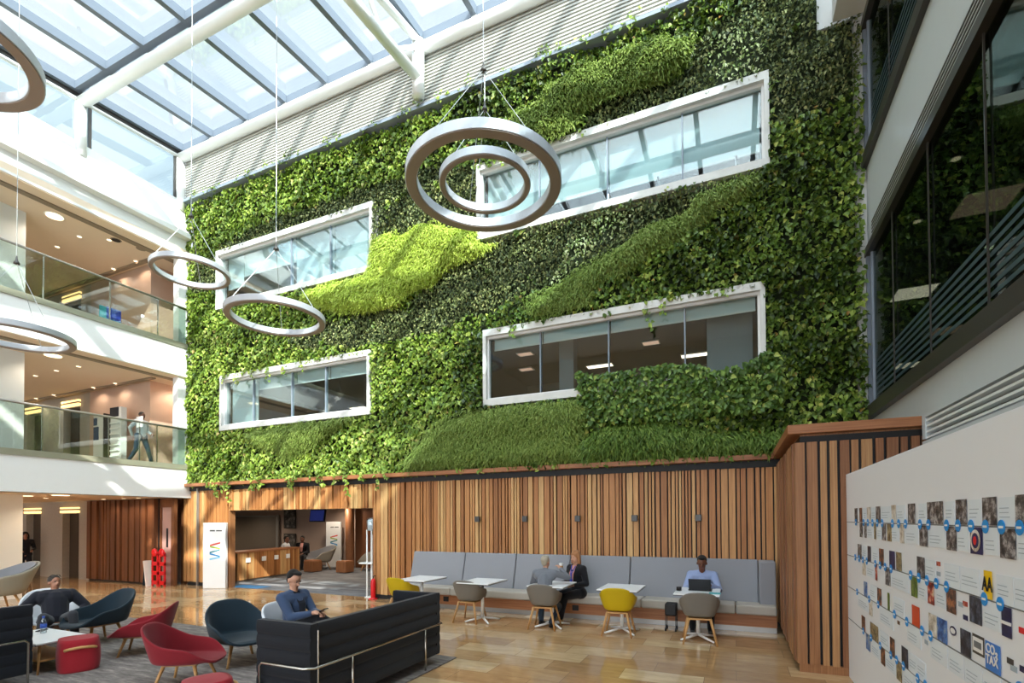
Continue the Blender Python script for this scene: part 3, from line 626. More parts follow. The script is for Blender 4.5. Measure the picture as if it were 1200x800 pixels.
def wall_points(dens, zone, over=.0, zlo=2.9, zhi=11.12):
    n = int(dens * 16.5 * (zhi - zlo)); x = nrs.uniform(-14.68, 1.93, n); z = nrs.uniform(zlo, zhi, n)
    keep = np.ones(n, bool)
    for (a, b, c, d) in wins.values(): keep &= ~((x > a - over) & (x < b + over) & (z > c - over) & (z < d + over))
    keep &= ~((x > 1.35) & (z > 9.95 + .2 * (x - 1.35)))
    jx = x + .16 * (vnoise(x, z, 3.1) - .5) + .1 * (nrs.rand(n) - .5); jz = z + .16 * (vnoise(z, x, 2.7) - .5) + .1 * (nrs.rand(n) - .5)
    keep &= zone(jx, jz); return x[keep], z[keep]
grassnames = ('bright', 'lowleft', 'lowright', 'fern', 'mid', 'top')
def any_in(names): return lambda x, z: np.logical_or.reduce([inpoly(x, z, P_[k]) for k in names])
def rand_dirs(n): return nrm(nrs.normal(size=(n, 3)))
def scatter(name, dens, zone, size, wid, y0, puff, mat, shape='leaf', nvec=(0, -1, .55), tvec=(0, -.25, -1), nj=.55, tj=.7, over=0, lim=None, pscale=1.6):
    x, z = wall_points(dens, zone, over)
    if lim is not None: k = lim(x, z); x, z = x[k], z[k]
    n = len(x); p = vnoise(x, z, pscale) * .6 + vnoise(x + 9, z + 3, pscale * 2.7) * .4
    y = y0 - puff * p - nrs.rand(n) * .06
    pos = np.stack([x, y, z], 1); nor = nrm(np.array(nvec) + rand_dirs(n) * nj); tip = nrm(np.array(tvec) + rand_dirs(n) * tj)
    s = size[0] + (size[1] - size[0]) * nrs.rand(n)
    return leaves_mesh(name, pos, nor, tip, s, s * wid, mat, shape)
gz = any_in(grassnames); dz1 = any_in(('D1', 'D2', 'D3')); vz = any_in(('V1', 'V2'))
broad = lambda x, z: ~gz(x, z) & ~(dz1(x, z) & (vnoise(x, z, 5) < .93)) & ~vz(x, z)
o = scatter('climbing_foliage', 430, lambda x, z: broad(x, z) & (x <= -5.5), (.08, .125), .85, 9.66, .15, 'ivy')
tag(o, 'bright broad-leaved climbing greenery on the left half of the living wall', 'foliage', kind='stuff')
o = scatter('climbing_foliage', 540, lambda x, z: broad(x, z) & (x > -5.5), (.07, .115), .8, 9.66, .22, 'ivy_shaded', nj=.75)
tag(o, 'broad-leaved climbing greenery on the right half of the living wall, shade in its colour', 'foliage', kind='stuff')
o = scatter('shrub_foliage', 900, lambda x, z: dz1(x, z) & ~gz(x, z) & ~((x > -4.4) & vz(x, z) & (vnoise(x, z, 9) > .25)), (.05, .085), .6, 9.66, .15, 'shrub', nj=.9)
tag(o, 'small dark-leaved shrub bands winding across the living wall', 'foliage', kind='stuff')
o = scatter('variegated_foliage', 520, lambda x, z: vz(x, z) & (vnoise(x, z, 9) > .3) & ~gz(x, z), (.05, .085), .6, 9.62, .16, 'varieg', nj=.9)
tag(o, 'cream-edged small leaves in two streaks on the right of the living wall', 'foliage', kind='stuff')
def tussock(key, mat, lab, dens=1900, y0=9.66, puff=.12, bulge=.16, L=(.10, .17), name='grass_patch'):
    poly = P_[key]; x, z = wall_points(dens, lambda a, b: inpoly(a, b, poly)); n = len(x)
    d = np.full(n, 9.)
    for i in range(len(poly)):
        a = np.array(poly[i]); b = np.array(poly[(i + 1) % len(poly)]); ab = b - a; t = np.clip(((x - a[0]) * ab[0] + (z - a[1]) * ab[1]) / (ab @ ab), 0, 1)
        d = np.minimum(d, np.hypot(x - a[0] - t * ab[0], z - a[1] - t * ab[1]))
    y = y0 - bulge * np.clip(d / .25, 0, 1) ** .5 - puff * (vnoise(x, z, 2.2) * .7 + vnoise(x, z, 7) * .3)
    pos = np.stack([x, y, z], 1); flow = .7 * (vnoise(x, z, 1.3)[:, None] - .5) * np.array([[1, 0, 0]])
    nor = nrm(np.array((0, -.8, .8)) + rand_dirs(n) * .5); tip = nrm(np.array((.15, -.75, -.5)) + flow + rand_dirs(n) * .55)
    s = L[0] + (L[1] - L[0]) * nrs.rand(n); o = leaves_mesh(name, pos, nor, tip, s, s * .13 + .006, mat, 'blade')
    tag(o, lab, 'grass'); o['kind'] = 'stuff'
    # felt cushion under the blades
    xs, zs = [p[0] for p in poly], [p[1] for p in poly]; nx, nz = 46, 34; mb = MB(); idx = {}
    gx = np.linspace(min(xs), max(xs), nx); gzz = np.linspace(min(zs), max(zs), nz); XX, ZZ = np.meshgrid(gx, gzz, indexing='ij'); inn = inpoly(XX.ravel(), ZZ.ravel(), poly).reshape(nx, nz)
    dd = np.full(XX.shape, 9.)
    for i in range(len(poly)):
        a = np.array(poly[i]); b = np.array(poly[(i + 1) % len(poly)]); ab = b - a; t = np.clip(((XX - a[0]) * ab[0] + (ZZ - a[1]) * ab[1]) / (ab @ ab), 0, 1); dd = np.minimum(dd, np.hypot(XX - a[0] - t * ab[0], ZZ - a[1] - t * ab[1]))
    YY = y0 + .03 - bulge * np.clip(dd / .25, 0, 1) ** .5 - puff * (vnoise(XX, ZZ, 2.2) * .7 + vnoise(XX, ZZ, 7) * .3)
    YY[~inn] = 9.73
    for i in range(nx):
        for j in range(nz): mb.v.append((XX[i, j], YY[i, j], ZZ[i, j]))
    for i in range(nx - 1):
        for j in range(nz - 1):
            if inn[i:i + 2, j:j + 2].sum() >= 3: mb.f.append((i * nz + j, (i + 1) * nz + j, (i + 1) * nz + j + 1, i * nz + j + 1))
    mb.build('grass_crown', mat, o, smooth=True); return o
tussock('bright', 'grass_lime', 'bright lime green grass mound between the two upper windows', 2600, bulge=.22)
tussock('lowleft', 'grass_mid', 'soft green grass strip under the lower left window')
tussock('lowright', 'grass_mid', 'smooth green grass mound below the lower right window', 2300, bulge=.22)
tussock('fern', 'fern', 'feathery trailing greens along the timber ledge at the lower right', 1700, L=(.12, .22), puff=.16, name='fern_patch')
tussock('mid', 'grass_mid', 'diagonal green grass band between the two right windows', 1900)
tussock('top', 'grass_mid', 'rippled grass patch above the upper right window', 1900, L=(.12, .2), puff=.2)
# sprigs growing above the flashing and trailing over frames and ledge
def sprigs(name, lab, segs, mat, size):
    P = []; N = []; T = []; Sz = []
    for (p0, d, cnt, spread) in segs:
        p0 = np.array(p0); d = np.array(d)
        for i in range(cnt):
            t = nrs.rand(); p = p0 + d * t + (nrs.rand(3) - .5) * np.array([spread, .05, spread * .5]); P.append(p); N.append(nrm((np.array([[0, -1, .5]]) + rand_dirs(1) * .5))[0]); T.append(nrm((np.array([[0, -.2, -.8]]) + rand_dirs(1) * .8))[0]); Sz.append(size[0] + (size[1] - size[0]) * nrs.rand())
    o = leaves_mesh(name, np.array(P), np.array(N), np.array(T), np.array(Sz), np.array(Sz) * .8, mat); tag(o, lab, 'foliage', kind='stuff')
seg = []
for i in range(46):
    x = nrs.uniform(-14.3, -.9); h = nrs.uniform(.04, .26); seg.append(((x, 9.44, 11.16), (nrs.uniform(-.15, .15), 0, h), int(4 + h * 30), .22))
sprigs('climbing_sprigs', 'pale green sprigs climbing over the flashing onto the ribbed band', seg, 'ivy', (.06, .1))
seg = []
for i in range(26):
    x = nrs.uniform(-14.4, -7.2); seg.append(((x, 9.46, 2.98), (nrs.uniform(-.06, .06), 0, -nrs.uniform(.1, .55) * (1.2 if x < -12 or x > -8.6 else .7)), 12, .1))
for i in range(14):
    x = nrs.uniform(-6.5, .4); seg.append(((x, 9.46, 2.98), (0, 0, -.1), 5, .14))
sprigs('trailing_sprigs', 'leafy strands hanging over the timber ledge', seg, 'ivy', (.07, .11))
seg = []
for (x, z, h) in [(-12.9, 5.9, .25), (-12.4, 5.9, .35), (-11.8, 5.9, .3), (-11.2, 5.9, .45), (-10.6, 5.9, .4), (-10.0, 5.9, .25), (-4.2, 5.86, .25), (-2.2, 5.86, .12), (-1.45, 5.86, .5), (-1.2, 5.86, .25), (-.2, 5.86, .15), (-4.7, 9.5, .2), (-4.4, 9.5, .25), (-2.7, 9.5, .15)]:
    seg.append(((x, 9.47, z), (.05, 0, -h), int(20 * h) + 4, .14))
sprigs('hanging_sprigs', 'small vines hanging in front of the window heads', seg, 'ivy', (.06, .1))
# plants rising in front of the lower right sill
x = nrs.uniform(-2.75, .75, 2600); h = .55 * (.25 + .75 * vnoise(x, x * 0, 2.4)); z = 3.75 + (h + .55) * nrs.rand(2600) ** .8
pos = np.stack([x, 9.52 - .14 * nrs.rand(2600), z - .1], 1)
o = leaves_mesh('bushy_foliage', pos, nrm(np.array((0, -1, .5)) + rand_dirs(2600) * .6), nrm(np.array((0, -.3, -.8)) + rand_dirs(2600) * .8), nrs.uniform(.08, .12, 2600), nrs.uniform(.06, .09, 2600), 'bush')
tag(o, 'bushy plants rising over the sill of the lower right window', 'foliage', kind='stuff')

# ================================================================== RING LIGHTS
def ring_light(label, c, R_, wd, h, hub, top, extra=None, group=None):
    t = thing('ring_light', label, 'pendant light', c)
    n = 72; mb = MB()
    pr = [(R_ - wd, 0), (R_, 0), (R_, h), (R_ - wd, h)]
    vs = [(r * math.cos(2 * PI * k / n), r * math.sin(2 * PI * k / n), z) for k in range(n) for r, z in pr]
    mb.add(vs, [(k * 4 + i, k * 4 + (i + 1) % 4, ((k + 1) % n) * 4 + (i + 1) % 4, ((k + 1) % n) * 4 + i) for k in range(n) for i in range(4)])
    mb.build('ring', 'ring', t, bevel=.006)
    mb = MB(); pr = [(R_ - wd + .015, -.012), (R_ - .015, -.012), (R_ - .015, .002), (R_ - wd + .015, .002)]
    vs = [(r * math.cos(2 * PI * k / n), r * math.sin(2 * PI * k / n), z) for k in range(n) for r, z in pr]
    mb.add(vs, [(k * 4 + i, k * 4 + (i + 1) % 4, ((k + 1) % n) * 4 + (i + 1) % 4, ((k + 1) % n) * 4 + i) for k in range(n) for i in range(4)])
    mb.build('diffuser', 'ring_under', t)
    for a in (.2, .2 + 2 * PI / 3, .2 + 4 * PI / 3):
        rr_ = R_ - wd / 2; MB().tube([(rr_ * math.cos(a), rr_ * math.sin(a), h), (0, 0, hub - c[2])], .005, 6).build('suspension_wire', 'cable', t)
    MB().lathe([(.012, .12), (.02, .04), (.045, 0), (.045, -.03)], (0, 0, hub - c[2]), 14).build('hub', 'dark_alu', t, smooth=True)
    MB().tube([(0, 0, hub - c[2] + .1), (0, 0, top - c[2])], .006, 6).build('cable', 'cable', t)
    return t
ring_light('large grey pendant ring in front of the upper right window', (-3.50, 6.91, 7.0), 1.2, .18, .15, 8.86, rz_(6.91) - .1)
ring_light('small pendant ring hanging inside the largest ring', (-3.49, 6.93, 7.03), .71, .10, .12, 8.25, 8.90)
ring_light('white pendant ring at the corner of the living wall, highest of the left ones', (-9.34, 6.19, 6.52), .66, .085, .09, 7.62, rz_(6.2) - .1)
ring_light('white pendant ring in front of the upper left window', (-7.27, 6.32, 5.35), .81, .11, .10, 6.6, rz_(6.3) - .1)
ring_light('pendant ring cut by the left edge beside the first gallery', (-11.85, 4.66, 5.17), .84, .12, .10, 6.55, rz_(4.7) - .1)
ring_light('dark pendant ring cut by the upper left edge', (-8.78, 2.66, 7.6), 1.0, .17, .15, 9.9, rz_(3.1) - .1)

# ================================================================== BENCH AND CAFE SETS
t = thing('banquette', 'long grey upholstered bench with taupe seat along the timber wall', 'bench', (0, 0, 0))
JX = [-6.62, -5.29, -4.10, -2.95, -1.78, .36]
for a, b_ in zip(JX[:-1], JX[1:]):
    mb = MB(); mb.prism([(9.30, .44), (9.44, .44), (9.60, 1.14), (9.50, 1.15)], 'x', a + .008, b_ - .008); mb.build('back_cushion', 'bench_back', t, bevel=.02)
mb = MB(); mb.box(.36, .60, 9.12, 9.60, .38, 1.14); mb.build('end_cushion', 'bench_back', t, bevel=.02)
SX = [-6.62, -5.35, -4.75, -3.1, -1.5, .0, .60]
for a, b_ in zip(SX[:-1], SX[1:]):
    mb = MB(); mb.box(a + .004, b_ - .004, 8.92, 9.46, .30, .455); mb.build('seat_cushion', 'bench_seat', t, bevel=.03, seg=3)
B(-6.62, .6, 9.02, 9.60, .10, .31).build('timber_base', 'timber_ledge', t); B(-6.60, .6, 9.10, 9.55, 0, .10).build('kick_plate', 'plinth', t)
for x in (-5.49, -2.71): B(x - .06, x + .06, 9.005, 9.03, .16, .26).build('power_socket', 'black', t, bevel=.004)
for i, x in enumerate((-5.03, -3.93, -2.81, -1.71, -.59)):
    t = thing('wall_light', ['small grey wall light above the bench, leftmost of five', 'small grey wall light, second from the left above the bench', 'small grey wall light, middle of the five above the bench', 'small grey wall light, fourth from the left above the bench', 'small grey wall light nearest the timber block'][i], 'wall light', (x, 9.58, 1.86), 0, 'wall lights above the bench')
    B(-.055, .055, -.07, .0, -.06, .06).build('lamp_body', 'dark_alu', t, bevel=.008); B(-.03, .03, 0, .05, -.03, .03).build('bracket', 'black', t)
def cafe_table(label, x, y, rz=0):
    t = thing('cafe_table', label, 'table', (x, y, 0), rz, 'white cafe tables along the bench')
    B(-.32, .32, -.4, .4, .715, .735).build('tabletop', 'table_white', t, bevel=.006)
    B(-.318, .318, -.398, .398, .706, .716).build('edge', 'dark_alu', t)
    MB().tube([(0, 0, .06), (0, 0, .71)], .028, 14).build('pillar', 'white_steel', t, smooth=True)
    for a in (PI / 4, 3 * PI / 4, 5 * PI / 4, 7 * PI / 4):
        mb = MB(); mb.tube([(0, 0, .075), (.33 * math.cos(a), .33 * math.sin(a), .02)], .024, 8, .014); mb.build('foot', 'white_steel', t, smooth=True)
    return t
def shell(w, df, db, hf, ha, hb, rho=.76, seat=0, pw_=1.5, back_lean=.0, power=2.5):
    def fn(u, v):
        a = 2 * PI * u; c, s_ = math.cos(a), math.sin(a)
        e = 2 / power; ex = abs(c) ** e * (1 if c >= 0 else -1); ey = abs(s_) ** e * (1 if s_ >= 0 else -1)
        k = (1 - s_) / 2      # 0 front (+Y) .. 1 back (-Y)
        if k < .5: H = hf + (ha - hf) * (math.sin(PI * k) ** 1.6)
        else: H = ha + (hb - ha) * ((k - .5) / .5) ** 1.25
        if v < .5: r = rho * v / .5; z = -.015 * math.cos(PI * v)
        else:
            tt = (v - .5) / .5; r = rho + (1 - rho) * tt ** .75; z = H * tt ** pw_
        d = df if s_ >= 0 else db
        lean = -back_lean * max(0, k - .5) * 2 * (max(0, v - .5) * 2) ** 1.2
        return (ex * w / 2 * r, ey * d * r + lean, seat + z)
    mb = MB(); mb.grid(fn, 40, 15, True); return mb
def splay_legs(t, top, foot, zt, r, mat='leg_wood'):
    for sx in (-1, 1):
        for sy in (-1, 1):
            MB().tube([(sx * top[0], sy * top[1], zt), (sx * foot[0], sy * foot[1], 0)], r, 10, r * .62).build('leg', mat, t, smooth=True)
def shell_chair(label, mat, loc, rz, group):
    t = thing('shell_chair', label, 'chair', loc, rz, group)
    shell(.58, .25, .24, -.01, .21, .375, .70, .405, 1.0, .05, 2.9).build('seat_shell', mat, t, smooth=True, solid=.012, sub=1)
    MB().box(-.16, .16, -.17, .17, .355, .38).build('under_frame', 'leg_wood', t, bevel=.006)
    splay_legs(t, (.15, .15), (.235, .225), .375, .022); return t
C = [(-.50, 8.06, .10), (-1.72, 8.10, .05), (-2.98, 8.10, .08), (-4.42, 8.10, .02), (-5.82, 8.0, -.03)]
ch = shell_chair('grey moulded shell chair opposite the man with the laptop', 'plas_grey', (C[0][0], C[0][1], 0), C[0][2], 'shell chairs at the cafe tables')
ye = shell_chair('mustard yellow shell chair at the empty table in the middle of the bench', 'plas_yellow', (C[1][0], C[1][1], 0), C[1][2], 'shell chairs at the cafe tables')
dup(ch, (C[2][0], C[2][1], 0), C[2][2], 'grey moulded shell chair with the fair-haired person in grey sitting in it')
dup(ch, (C[3][0], C[3][1], 0), C[3][2], 'empty grey shell chair at the second table from the left')
dup(ye, (C[4][0], C[4][1], 0), C[4][2], 'mustard yellow shell chair half hidden behind the dark sofa')
cafe_table('white cafe table carrying the laptop and papers', -.53, 8.25); cafe_table('empty white cafe table behind the mustard chair in the middle', -1.70, 8.27, 0)
cafe_table('white cafe table between the two people talking', -2.90, 8.27); cafe_table('empty white cafe table behind the empty grey chair', -4.22, 8.2, .0); cafe_table('leftmost white cafe table beside the far yellow chair', -5.50, 8.15)
# things on the laptop table
t = thing('laptop', 'open black laptop on the right cafe table', 'laptop', (-.50, 8.33, .735), 0)
B(-.17, .17, -.06, .17, 0, .015).build('keyboard_base', 'laptop', t, bevel=.004); mb = MB(); mb.obox((0, -.11, .10), (.32, .012, .20), 0, .45); mb.build('screen', 'laptop', t, bevel=.004)
tag(B(-.36, -.20, 8.0, 8.14, .736, .742).build('folder', 'teal_card'), 'teal folder lying on the laptop table', 'folder')
tag(B(-.62, -.44, 7.93, 8.06, .736, .739).build('paper_sheet', 'paper'), 'white sheet of paper in front of the laptop', 'paper')
mb = MB(); mb.tube([(-.80, 8.2, .79), (-.80, 8.2, .735)], .04, 14); mb.tube([(-.80, 8.16, .77), (-.80, 8.10, .765)], .012, 8); tag(mb.build('headset', 'black', smooth=True), 'small black headset on the left of the laptop table', 'headset')
t = thing('rolling_bag', 'dark bag on small wheels under the laptop table', 'bag', (-.98, 8.75, 0))
B(-.09, .09, -.12, .12, .25, .45).build('bag_body', 'black', t, bevel=.02); mb = MB()
for sx in (-.08, .08):
    for sy in (-.1, .1): mb.tube([(sx, sy, .25), (sx, sy, .04)], .008, 6)
mb.build('frame', 'dark_alu', t)
for sx in (-.08, .08):
    for sy in (-.1, .1): MB().tube([(sx - .012, sy, .03), (sx + .012, sy, .03)], .03, 12).build('wheel', 'black', t)

# ================================================================== LOUNGE
def lounge_chair(label, mat, loc, rz, group='low lounge chairs on the rug', legs='leg_wood', s=1.0):
    t = thing('lounge_chair', label, 'lounge chair', loc, rz, group); t.scale = (s, s, s)
    shell(.72, .43, .39, -.02, .20, .46, .84, .325, 1.0, .06, 2.8).build('seat_shell', mat, t, smooth=True, solid=.035, sub=1)
    MB().box(-.20, .20, -.19, .21, .275, .30).build('under_frame', legs, t, bevel=.006)
    splay_legs(t, (.17, .17), (.26, .26), .295, .023, legs); return t
l1 = lounge_chair('dark teal lounge chair between the coffee table and the man in black', 'teal', (-8.92, 4.50, 0), facing(.05, -.98))
l2 = lounge_chair('crimson lounge chair seen from behind beside the coffee table', 'red', (-7.62, 4.40, 0), facing(-.70, -.70), s=.9)
dup(l2, (-5.72, 3.76, 0), facing(.84, .52), 'crimson lounge chair with its open side turned to the sofa')
dup(l1, (-5.94, 4.62, 0), facing(.92, -.27), 'dark teal lounge chair next to the man in the blue jacket')
lw = lounge_chair('off-white lounge chair under the man in the blue jacket', 'shell_white', (-5.14, 4.86, 0), facing(.99, .09))
dup(lw, (-9.75, 4.30, 0), facing(.95, -.25), 'off-white lounge chair behind the man in black')
def big_chair(label, loc, rz):
    t = thing('armchair', label, 'armchair', loc, rz, 'grey tub armchairs')
    shell(.96, .46, .46, .02, .36, .58, .80, .32, 1.0, .16, 2.6).build('seat_shell', 'chair_taupe', t, smooth=True, solid=.05, sub=1)
    shell(.89, .42, .41, 0, .30, .50, .80, .39, 1.0, .15, 2.6).build('inner_upholstery', 'chair_grey', t, smooth=True, solid=.02, sub=1)
    splay_legs(t, (.2, .2), (.3, .3), .30, .022); return t; return t
big_chair('large grey tub armchair with a taupe shell at the left edge', (-14.2, 5.3, 0), facing(.0, -.94)).scale = (1.1, 1.1, 1.1)
# bag
mb = MB(); mb.ell((0, 0, .1), (.2, .14, .12), 14, 8); o = mb.build('handbag', 'black', smooth=True, loc=(-14.2, 5.2, .5)); tag(o, 'black bag lying on the grey tub armchair', 'bag')
# rug
o = B(-10.9, -3.42, 0, 5.88, .004, .016).build('rug', 'rug'); tag(o, 'streaky grey rug under the lounge seating', 'rug')
# alcove sofa
def quilt(length, z0, z1, th, rows=6):
    pr = []; h = (z1 - z0) / rows
    for i in range(rows):
        for k in range(6): a = k / 6; pr.append((th / 2 + .014 * math.sin(PI * a) ** .6, z0 + h * (i + a)))
    pr.append((th / 2, z1)); prof = pr + [(-p[0], p[1]) for p in reversed(pr)]
    return prof
def sofa(label, loc, rz, L=2.0, D=.64):
    """back panel along local X at y=0 (outside at -Y side), arms toward +Y"""
    t = thing('sofa', label, 'sofa', loc, rz, 'navy high-sided sofas'); z0, z1 = .13, .91
    mb = MB(); mb.prism(quilt(L, z0, z1, .07), 'x', -L / 2, L / 2); bp = mb.build('back_panel', 'navy', t, smooth=False, bevel=.004)
    for sx in (-1, 1):
        mb = MB(); mb.prism(quilt(D, z0, z1, .07), 'y', -.04, D); o = mb.build('side_panel', 'navy', t, bevel=.004); o.location = (sx * (L / 2 + .045), 0, 0)
    for i in (-1, 1): mb = MB(); mb.box(min(0, i * L / 2) + .04, max(0, i * L / 2) - .04, .06, D - .02, .26, .44); mb.build('seat_cushion', 'navy', t, bevel=.04, seg=3)
    B(-L / 2 + .05, L / 2 - .05, .06, D - .04, .18, .27).build('seat_base', 'navy', t)
    o_ = .075; zr = .52; Lh = L / 2 + .13
    MB().tube([(-Lh, D - .09, 0), (-Lh, D - .09, zr - .03), (-Lh, D - .12, zr), (-Lh, 0, zr), (-Lh + .06, -o_, zr), (Lh - .06, -o_, zr), (Lh, 0, zr), (Lh, D - .09, zr), (Lh, D - .06, zr - .03), (Lh, D - .06, 0)], .013, 10).build('tube_frame', 'chrome', t, smooth=True)
    for x in (-L / 2 + .42, L / 2 - .3): MB().tube([(x, -o_, zr), (x, -o_, 0)], .013, 10).build('leg', 'chrome', t, smooth=True)
    MB().tube([(-L / 2 - .005, -.05, z0), (-L / 2 - .005, -.05, z1 - .06)], .008, 8).build('zip_piping', 'chrome', bp)
    return t
# local -Y (outside of back) must face +X: rotate by +90deg
sofa('navy quilted high-sided sofa seen from behind in the middle', (-3.54, 4.51, 0), PI / 2)
sofa('navy quilted sofa end at the lower left edge beside the coffee table', (-8.42, 2.42, 0), 0)
# coffee table
t = thing('coffee_table', 'low white coffee table beside the red pouf', 'coffee table', (-8.12, 3.48, 0), 0)
B(-.52, .52, -.28, .28, .375, .40).build('tabletop', 'table_white', t, bevel=.008); B(-.46, .46, -.22, .22, .16, .18).build('shelf', 'leg_wood', t)
for sx in (-1, 1):
    for sy in (-1, 1): MB().tube([(sx * .42, sy * .2, .376), (sx * .47, sy * .24, 0)], .017, 8, .012).build('leg', 'leg_wood', t, smooth=True)
t = thing('water_bottle', 'clear water bottle with a blue label on the coffee table', 'bottle', (-8.27, 3.56, .40))
bb = MB().lathe([(.03, 0), (.034, .01), (.034, .13), (.026, .165), (.012, .19), (.012, .205)], n=18).build('bottle_body', 'clear', t, smooth=True)
MB().lathe([(.0347, .07), (.0347, .12)], n=18).build('label_band', 'label_blue', bb, smooth=True); MB().lathe([(.0145, .195), (.0145, .22)], n=14).build('cap', 'label_blue', t)
tag(MB().obox((-8.28, 3.38, .403), (.2, .14, .004), .4).build('paper_sheet', 'paper'), 'loose papers on the coffee table near the sofa', 'paper')
tag(MB().obox((-8.45, 3.62, .409), (.07, .14, .012), .7).build('phone', 'phone'), 'dark phone on the coffee table behind the bottle', 'phone')
def pouf(label, loc, rz):
    t = thing('pouf', label, 'pouf', loc, rz, 'red poufs')
    def fn(u, v):
        a = 2 * PI * u; e = 2 / 2.9; c, s_ = math.cos(a), math.sin(a); ex = abs(c) ** e * (1 if c >= 0 else -1); ey = abs(s_) ** e * (1 if s_ >= 0 else -1)
        if v < .2: r = v / .2 * .9; z = 0.0
        elif v < .8: tt = (v - .2) / .6; r = .93 + .09 * math.sin(PI * tt) ** .7 - .02 * tt; z = .02 + .38 * tt
        else: r = (1 - v) / .2 * .90; z = .42 + .006 * (1 - r)
        return (ex * .212 * r, ey * .212 * r, z * .97)
    MB().grid(fn, 36, 26, True).build('pouf_body', 'pouf', t, smooth=True)
    mb = MB(); mb.tube([(.200, -.15, .30), (.228, -.11, .315), (.236, 0, .325), (.228, .11, .315), (.200, .15, .30)], .017, 8); mb.build('strap_handle', 'leg_wood', t, smooth=True)
    return t
p = pouf('red pouf with an oak handle in front of the coffee table', (-7.50, 3.58, 0), -.35)
dup(p, (-4.42, 3.10, 0), 1.2, 'red pouf half cut by the bottom edge beside the crimson chair')

# ================================================================== RECEPTION AND LEFT
t = thing('reception_desk', 'cedar slatted reception desk inside the opening', 'reception desk', (0, 0, 0))
mb = MB(); slats(mb, (-13.50, 10.35, 0), (-13.95, 13.1, 0), .08, .88, (.99, .16, 0), 21, gap=(.006, .01), wd=(.07, .09, .11), depth=.03); slats(mb, (-14.0, 10.28, 0), (-13.5, 10.33, 0), .08, .88, (.1, -.99, 0), 22, gap=(.006, .01), wd=(.07, .09), depth=.03); sf = mb.build('slat_front', 'timber', t)
mb = MB(); mb.prism([(-14.05, 10.3), (-13.5, 10.34), (-13.96, 13.1), (-14.5, 13.1)], 'z', .06, .88); mb.build('desk_body', 'timber_brown', t)
mb = MB(); mb.prism([(-14.1, 10.24), (-13.44, 10.29), (-13.90, 13.14), (-14.5, 13.14)], 'z', .88, .93); mb.build('countertop', 'timber_ledge', t)
mb = MB(); mb.prism([(-14.05, 10.36), (-13.52, 10.38), (-13.98, 13.06), (-14.5, 13.06)], 'z', .005, .06); mb.build('kick_plate', 'plinth', t)
for i, y in enumerate((10.75, 11.4, 11.95, 12.5)):
    B(-.004, .004, -.08, .08, -.07, .07).build('notice', 'paper', sf, loc=(-13.455 - (y - 10.35) * .164 + .016, y, .66))
t = thing('desk_screen', 'white framed glass screen at the near end of the reception desk', 'screen', (-14.35, 10.45, .93))
MB().tube([(-.15, 0, 0), (-.15, 0, .62)], .018, 8).build('post', 'white_steel', t); MB().tube([(.33, .1, 0), (.33, .1, .42)], .018, 8).build('post', 'white_steel', t); B(.0, .3, .02, .04, 0, .35).build('screen_pane', 'lanyard', t)
def totem(label, loc, rz, w, h, mat, text):
    t = thing('totem_sign', label, 'sign', loc, rz, 'white totem signs'); pn = MB().box(-w / 2, w / 2, -.06, .06, 0, h).build('panel', mat, t, bevel=.01)
    cols = ['#c8402a', '#e0872a', '#8aa62a', '#2c7a3a', '#1e6f7c', '#1c3f6d', '#2d7fb6', '#7fc0dd']
    pts = [(w * .27, .60), (-w * .2, .53), (-w * .2, .50), (w * .26, .44), (w * .26, .41), (-w * .2, .335), (-w * .2, .305), (w * .26, .23), (w * .26, .205), (-w * .2, .15)]
    z0 = h * .36; k = 0
    for i in range(len(pts) - 1):
        a, b_ = pts[i], pts[i + 1]; mt = 'wave_%d' % i
        if mt not in M: M[mt] = plain(mt, cols[min(7, i)], .4, var=.01)
        y = -.064; th = .022
        mb = MB(); mb.prism([(a[0], z0 + a[1] - th), (b_[0], z0 + b_[1] - th), (b_[0], z0 + b_[1] + th), (a[0], z0 + a[1] + th)], 'y', y, y + .004); mb.build('wave_stroke', mt, pn)
    for i in range(2):
        B(-.12 + i * .17, .02 + i * .19 - .0, -.064, -.060, h * .87, h * .87 + .035).build('heading_line', 'int_wall' if i == 0 else 'int_dark', pn)
    return t
totem('white totem sign with a coloured wave in front of the slats', (-13.12, 9.42, 0), .42, .62, 1.80, 'paper', '')
totem('second white totem sign with a wave, far back in the reception', (-14.7, 15.6, 0), .35, .62, 1.80, 'white', '')
tag(B(-13.0, -11.9, 9.74, 10.2, .005, .009).build('floor_mat', 'blue_mat'), 'bright blue strip on the floor beside the totem sign', 'mat')
# display stand at the right jamb
t = thing('display_stand', 'white display stand with a pod on top at the right of the reception opening', 'display stand', (-7.98, 9.72, 0))
for x, y in ((-.10, -.06), (.04, -.06), (-.10, .12), (.04, .12)): MB().tube([(x, y, .02), (x, y, 1.62)], .018, 8).build('post', 'white_steel', t)
B(-.02, .10, -.02, .10, .45, 1.5).build('panel', 'paper', t); B(-.30, .10, -.12, .16, .80, .835).build('tray', 'white_steel', t, bevel=.006)
mb = MB(); mb.lathe([(.10, 0), (.13, .04), (.13, .26), (.10, .30), (.05, .31)], (0, 0, 1.60), 20); mb.build('pod', 'clear', t, smooth=True); B(-.09, .09, -.07, .09, 1.60, 1.86).build('pod_core', 'shell_white', t, bevel=.03)
B(-.14, .08, -.1, .16, 0, .02).build('base', 'white_steel', t)
t = thing('fire_extinguisher', 'red fire extinguisher on a base at the right jamb', 'fire extinguisher', (-7.78, 9.52, 0))
MB().lathe([(.10, 0), (.10, .02), (.05, .03), (.055, .05), (.06, .38), (.045, .45), (.02, .48)], n=18).build('cylinder', 'red_gloss', t, smooth=True); MB().tube([(0, 0, .47), (.0, 0, .53), (.06, 0, .55)], .012, 8).build('valve', 'black', t)
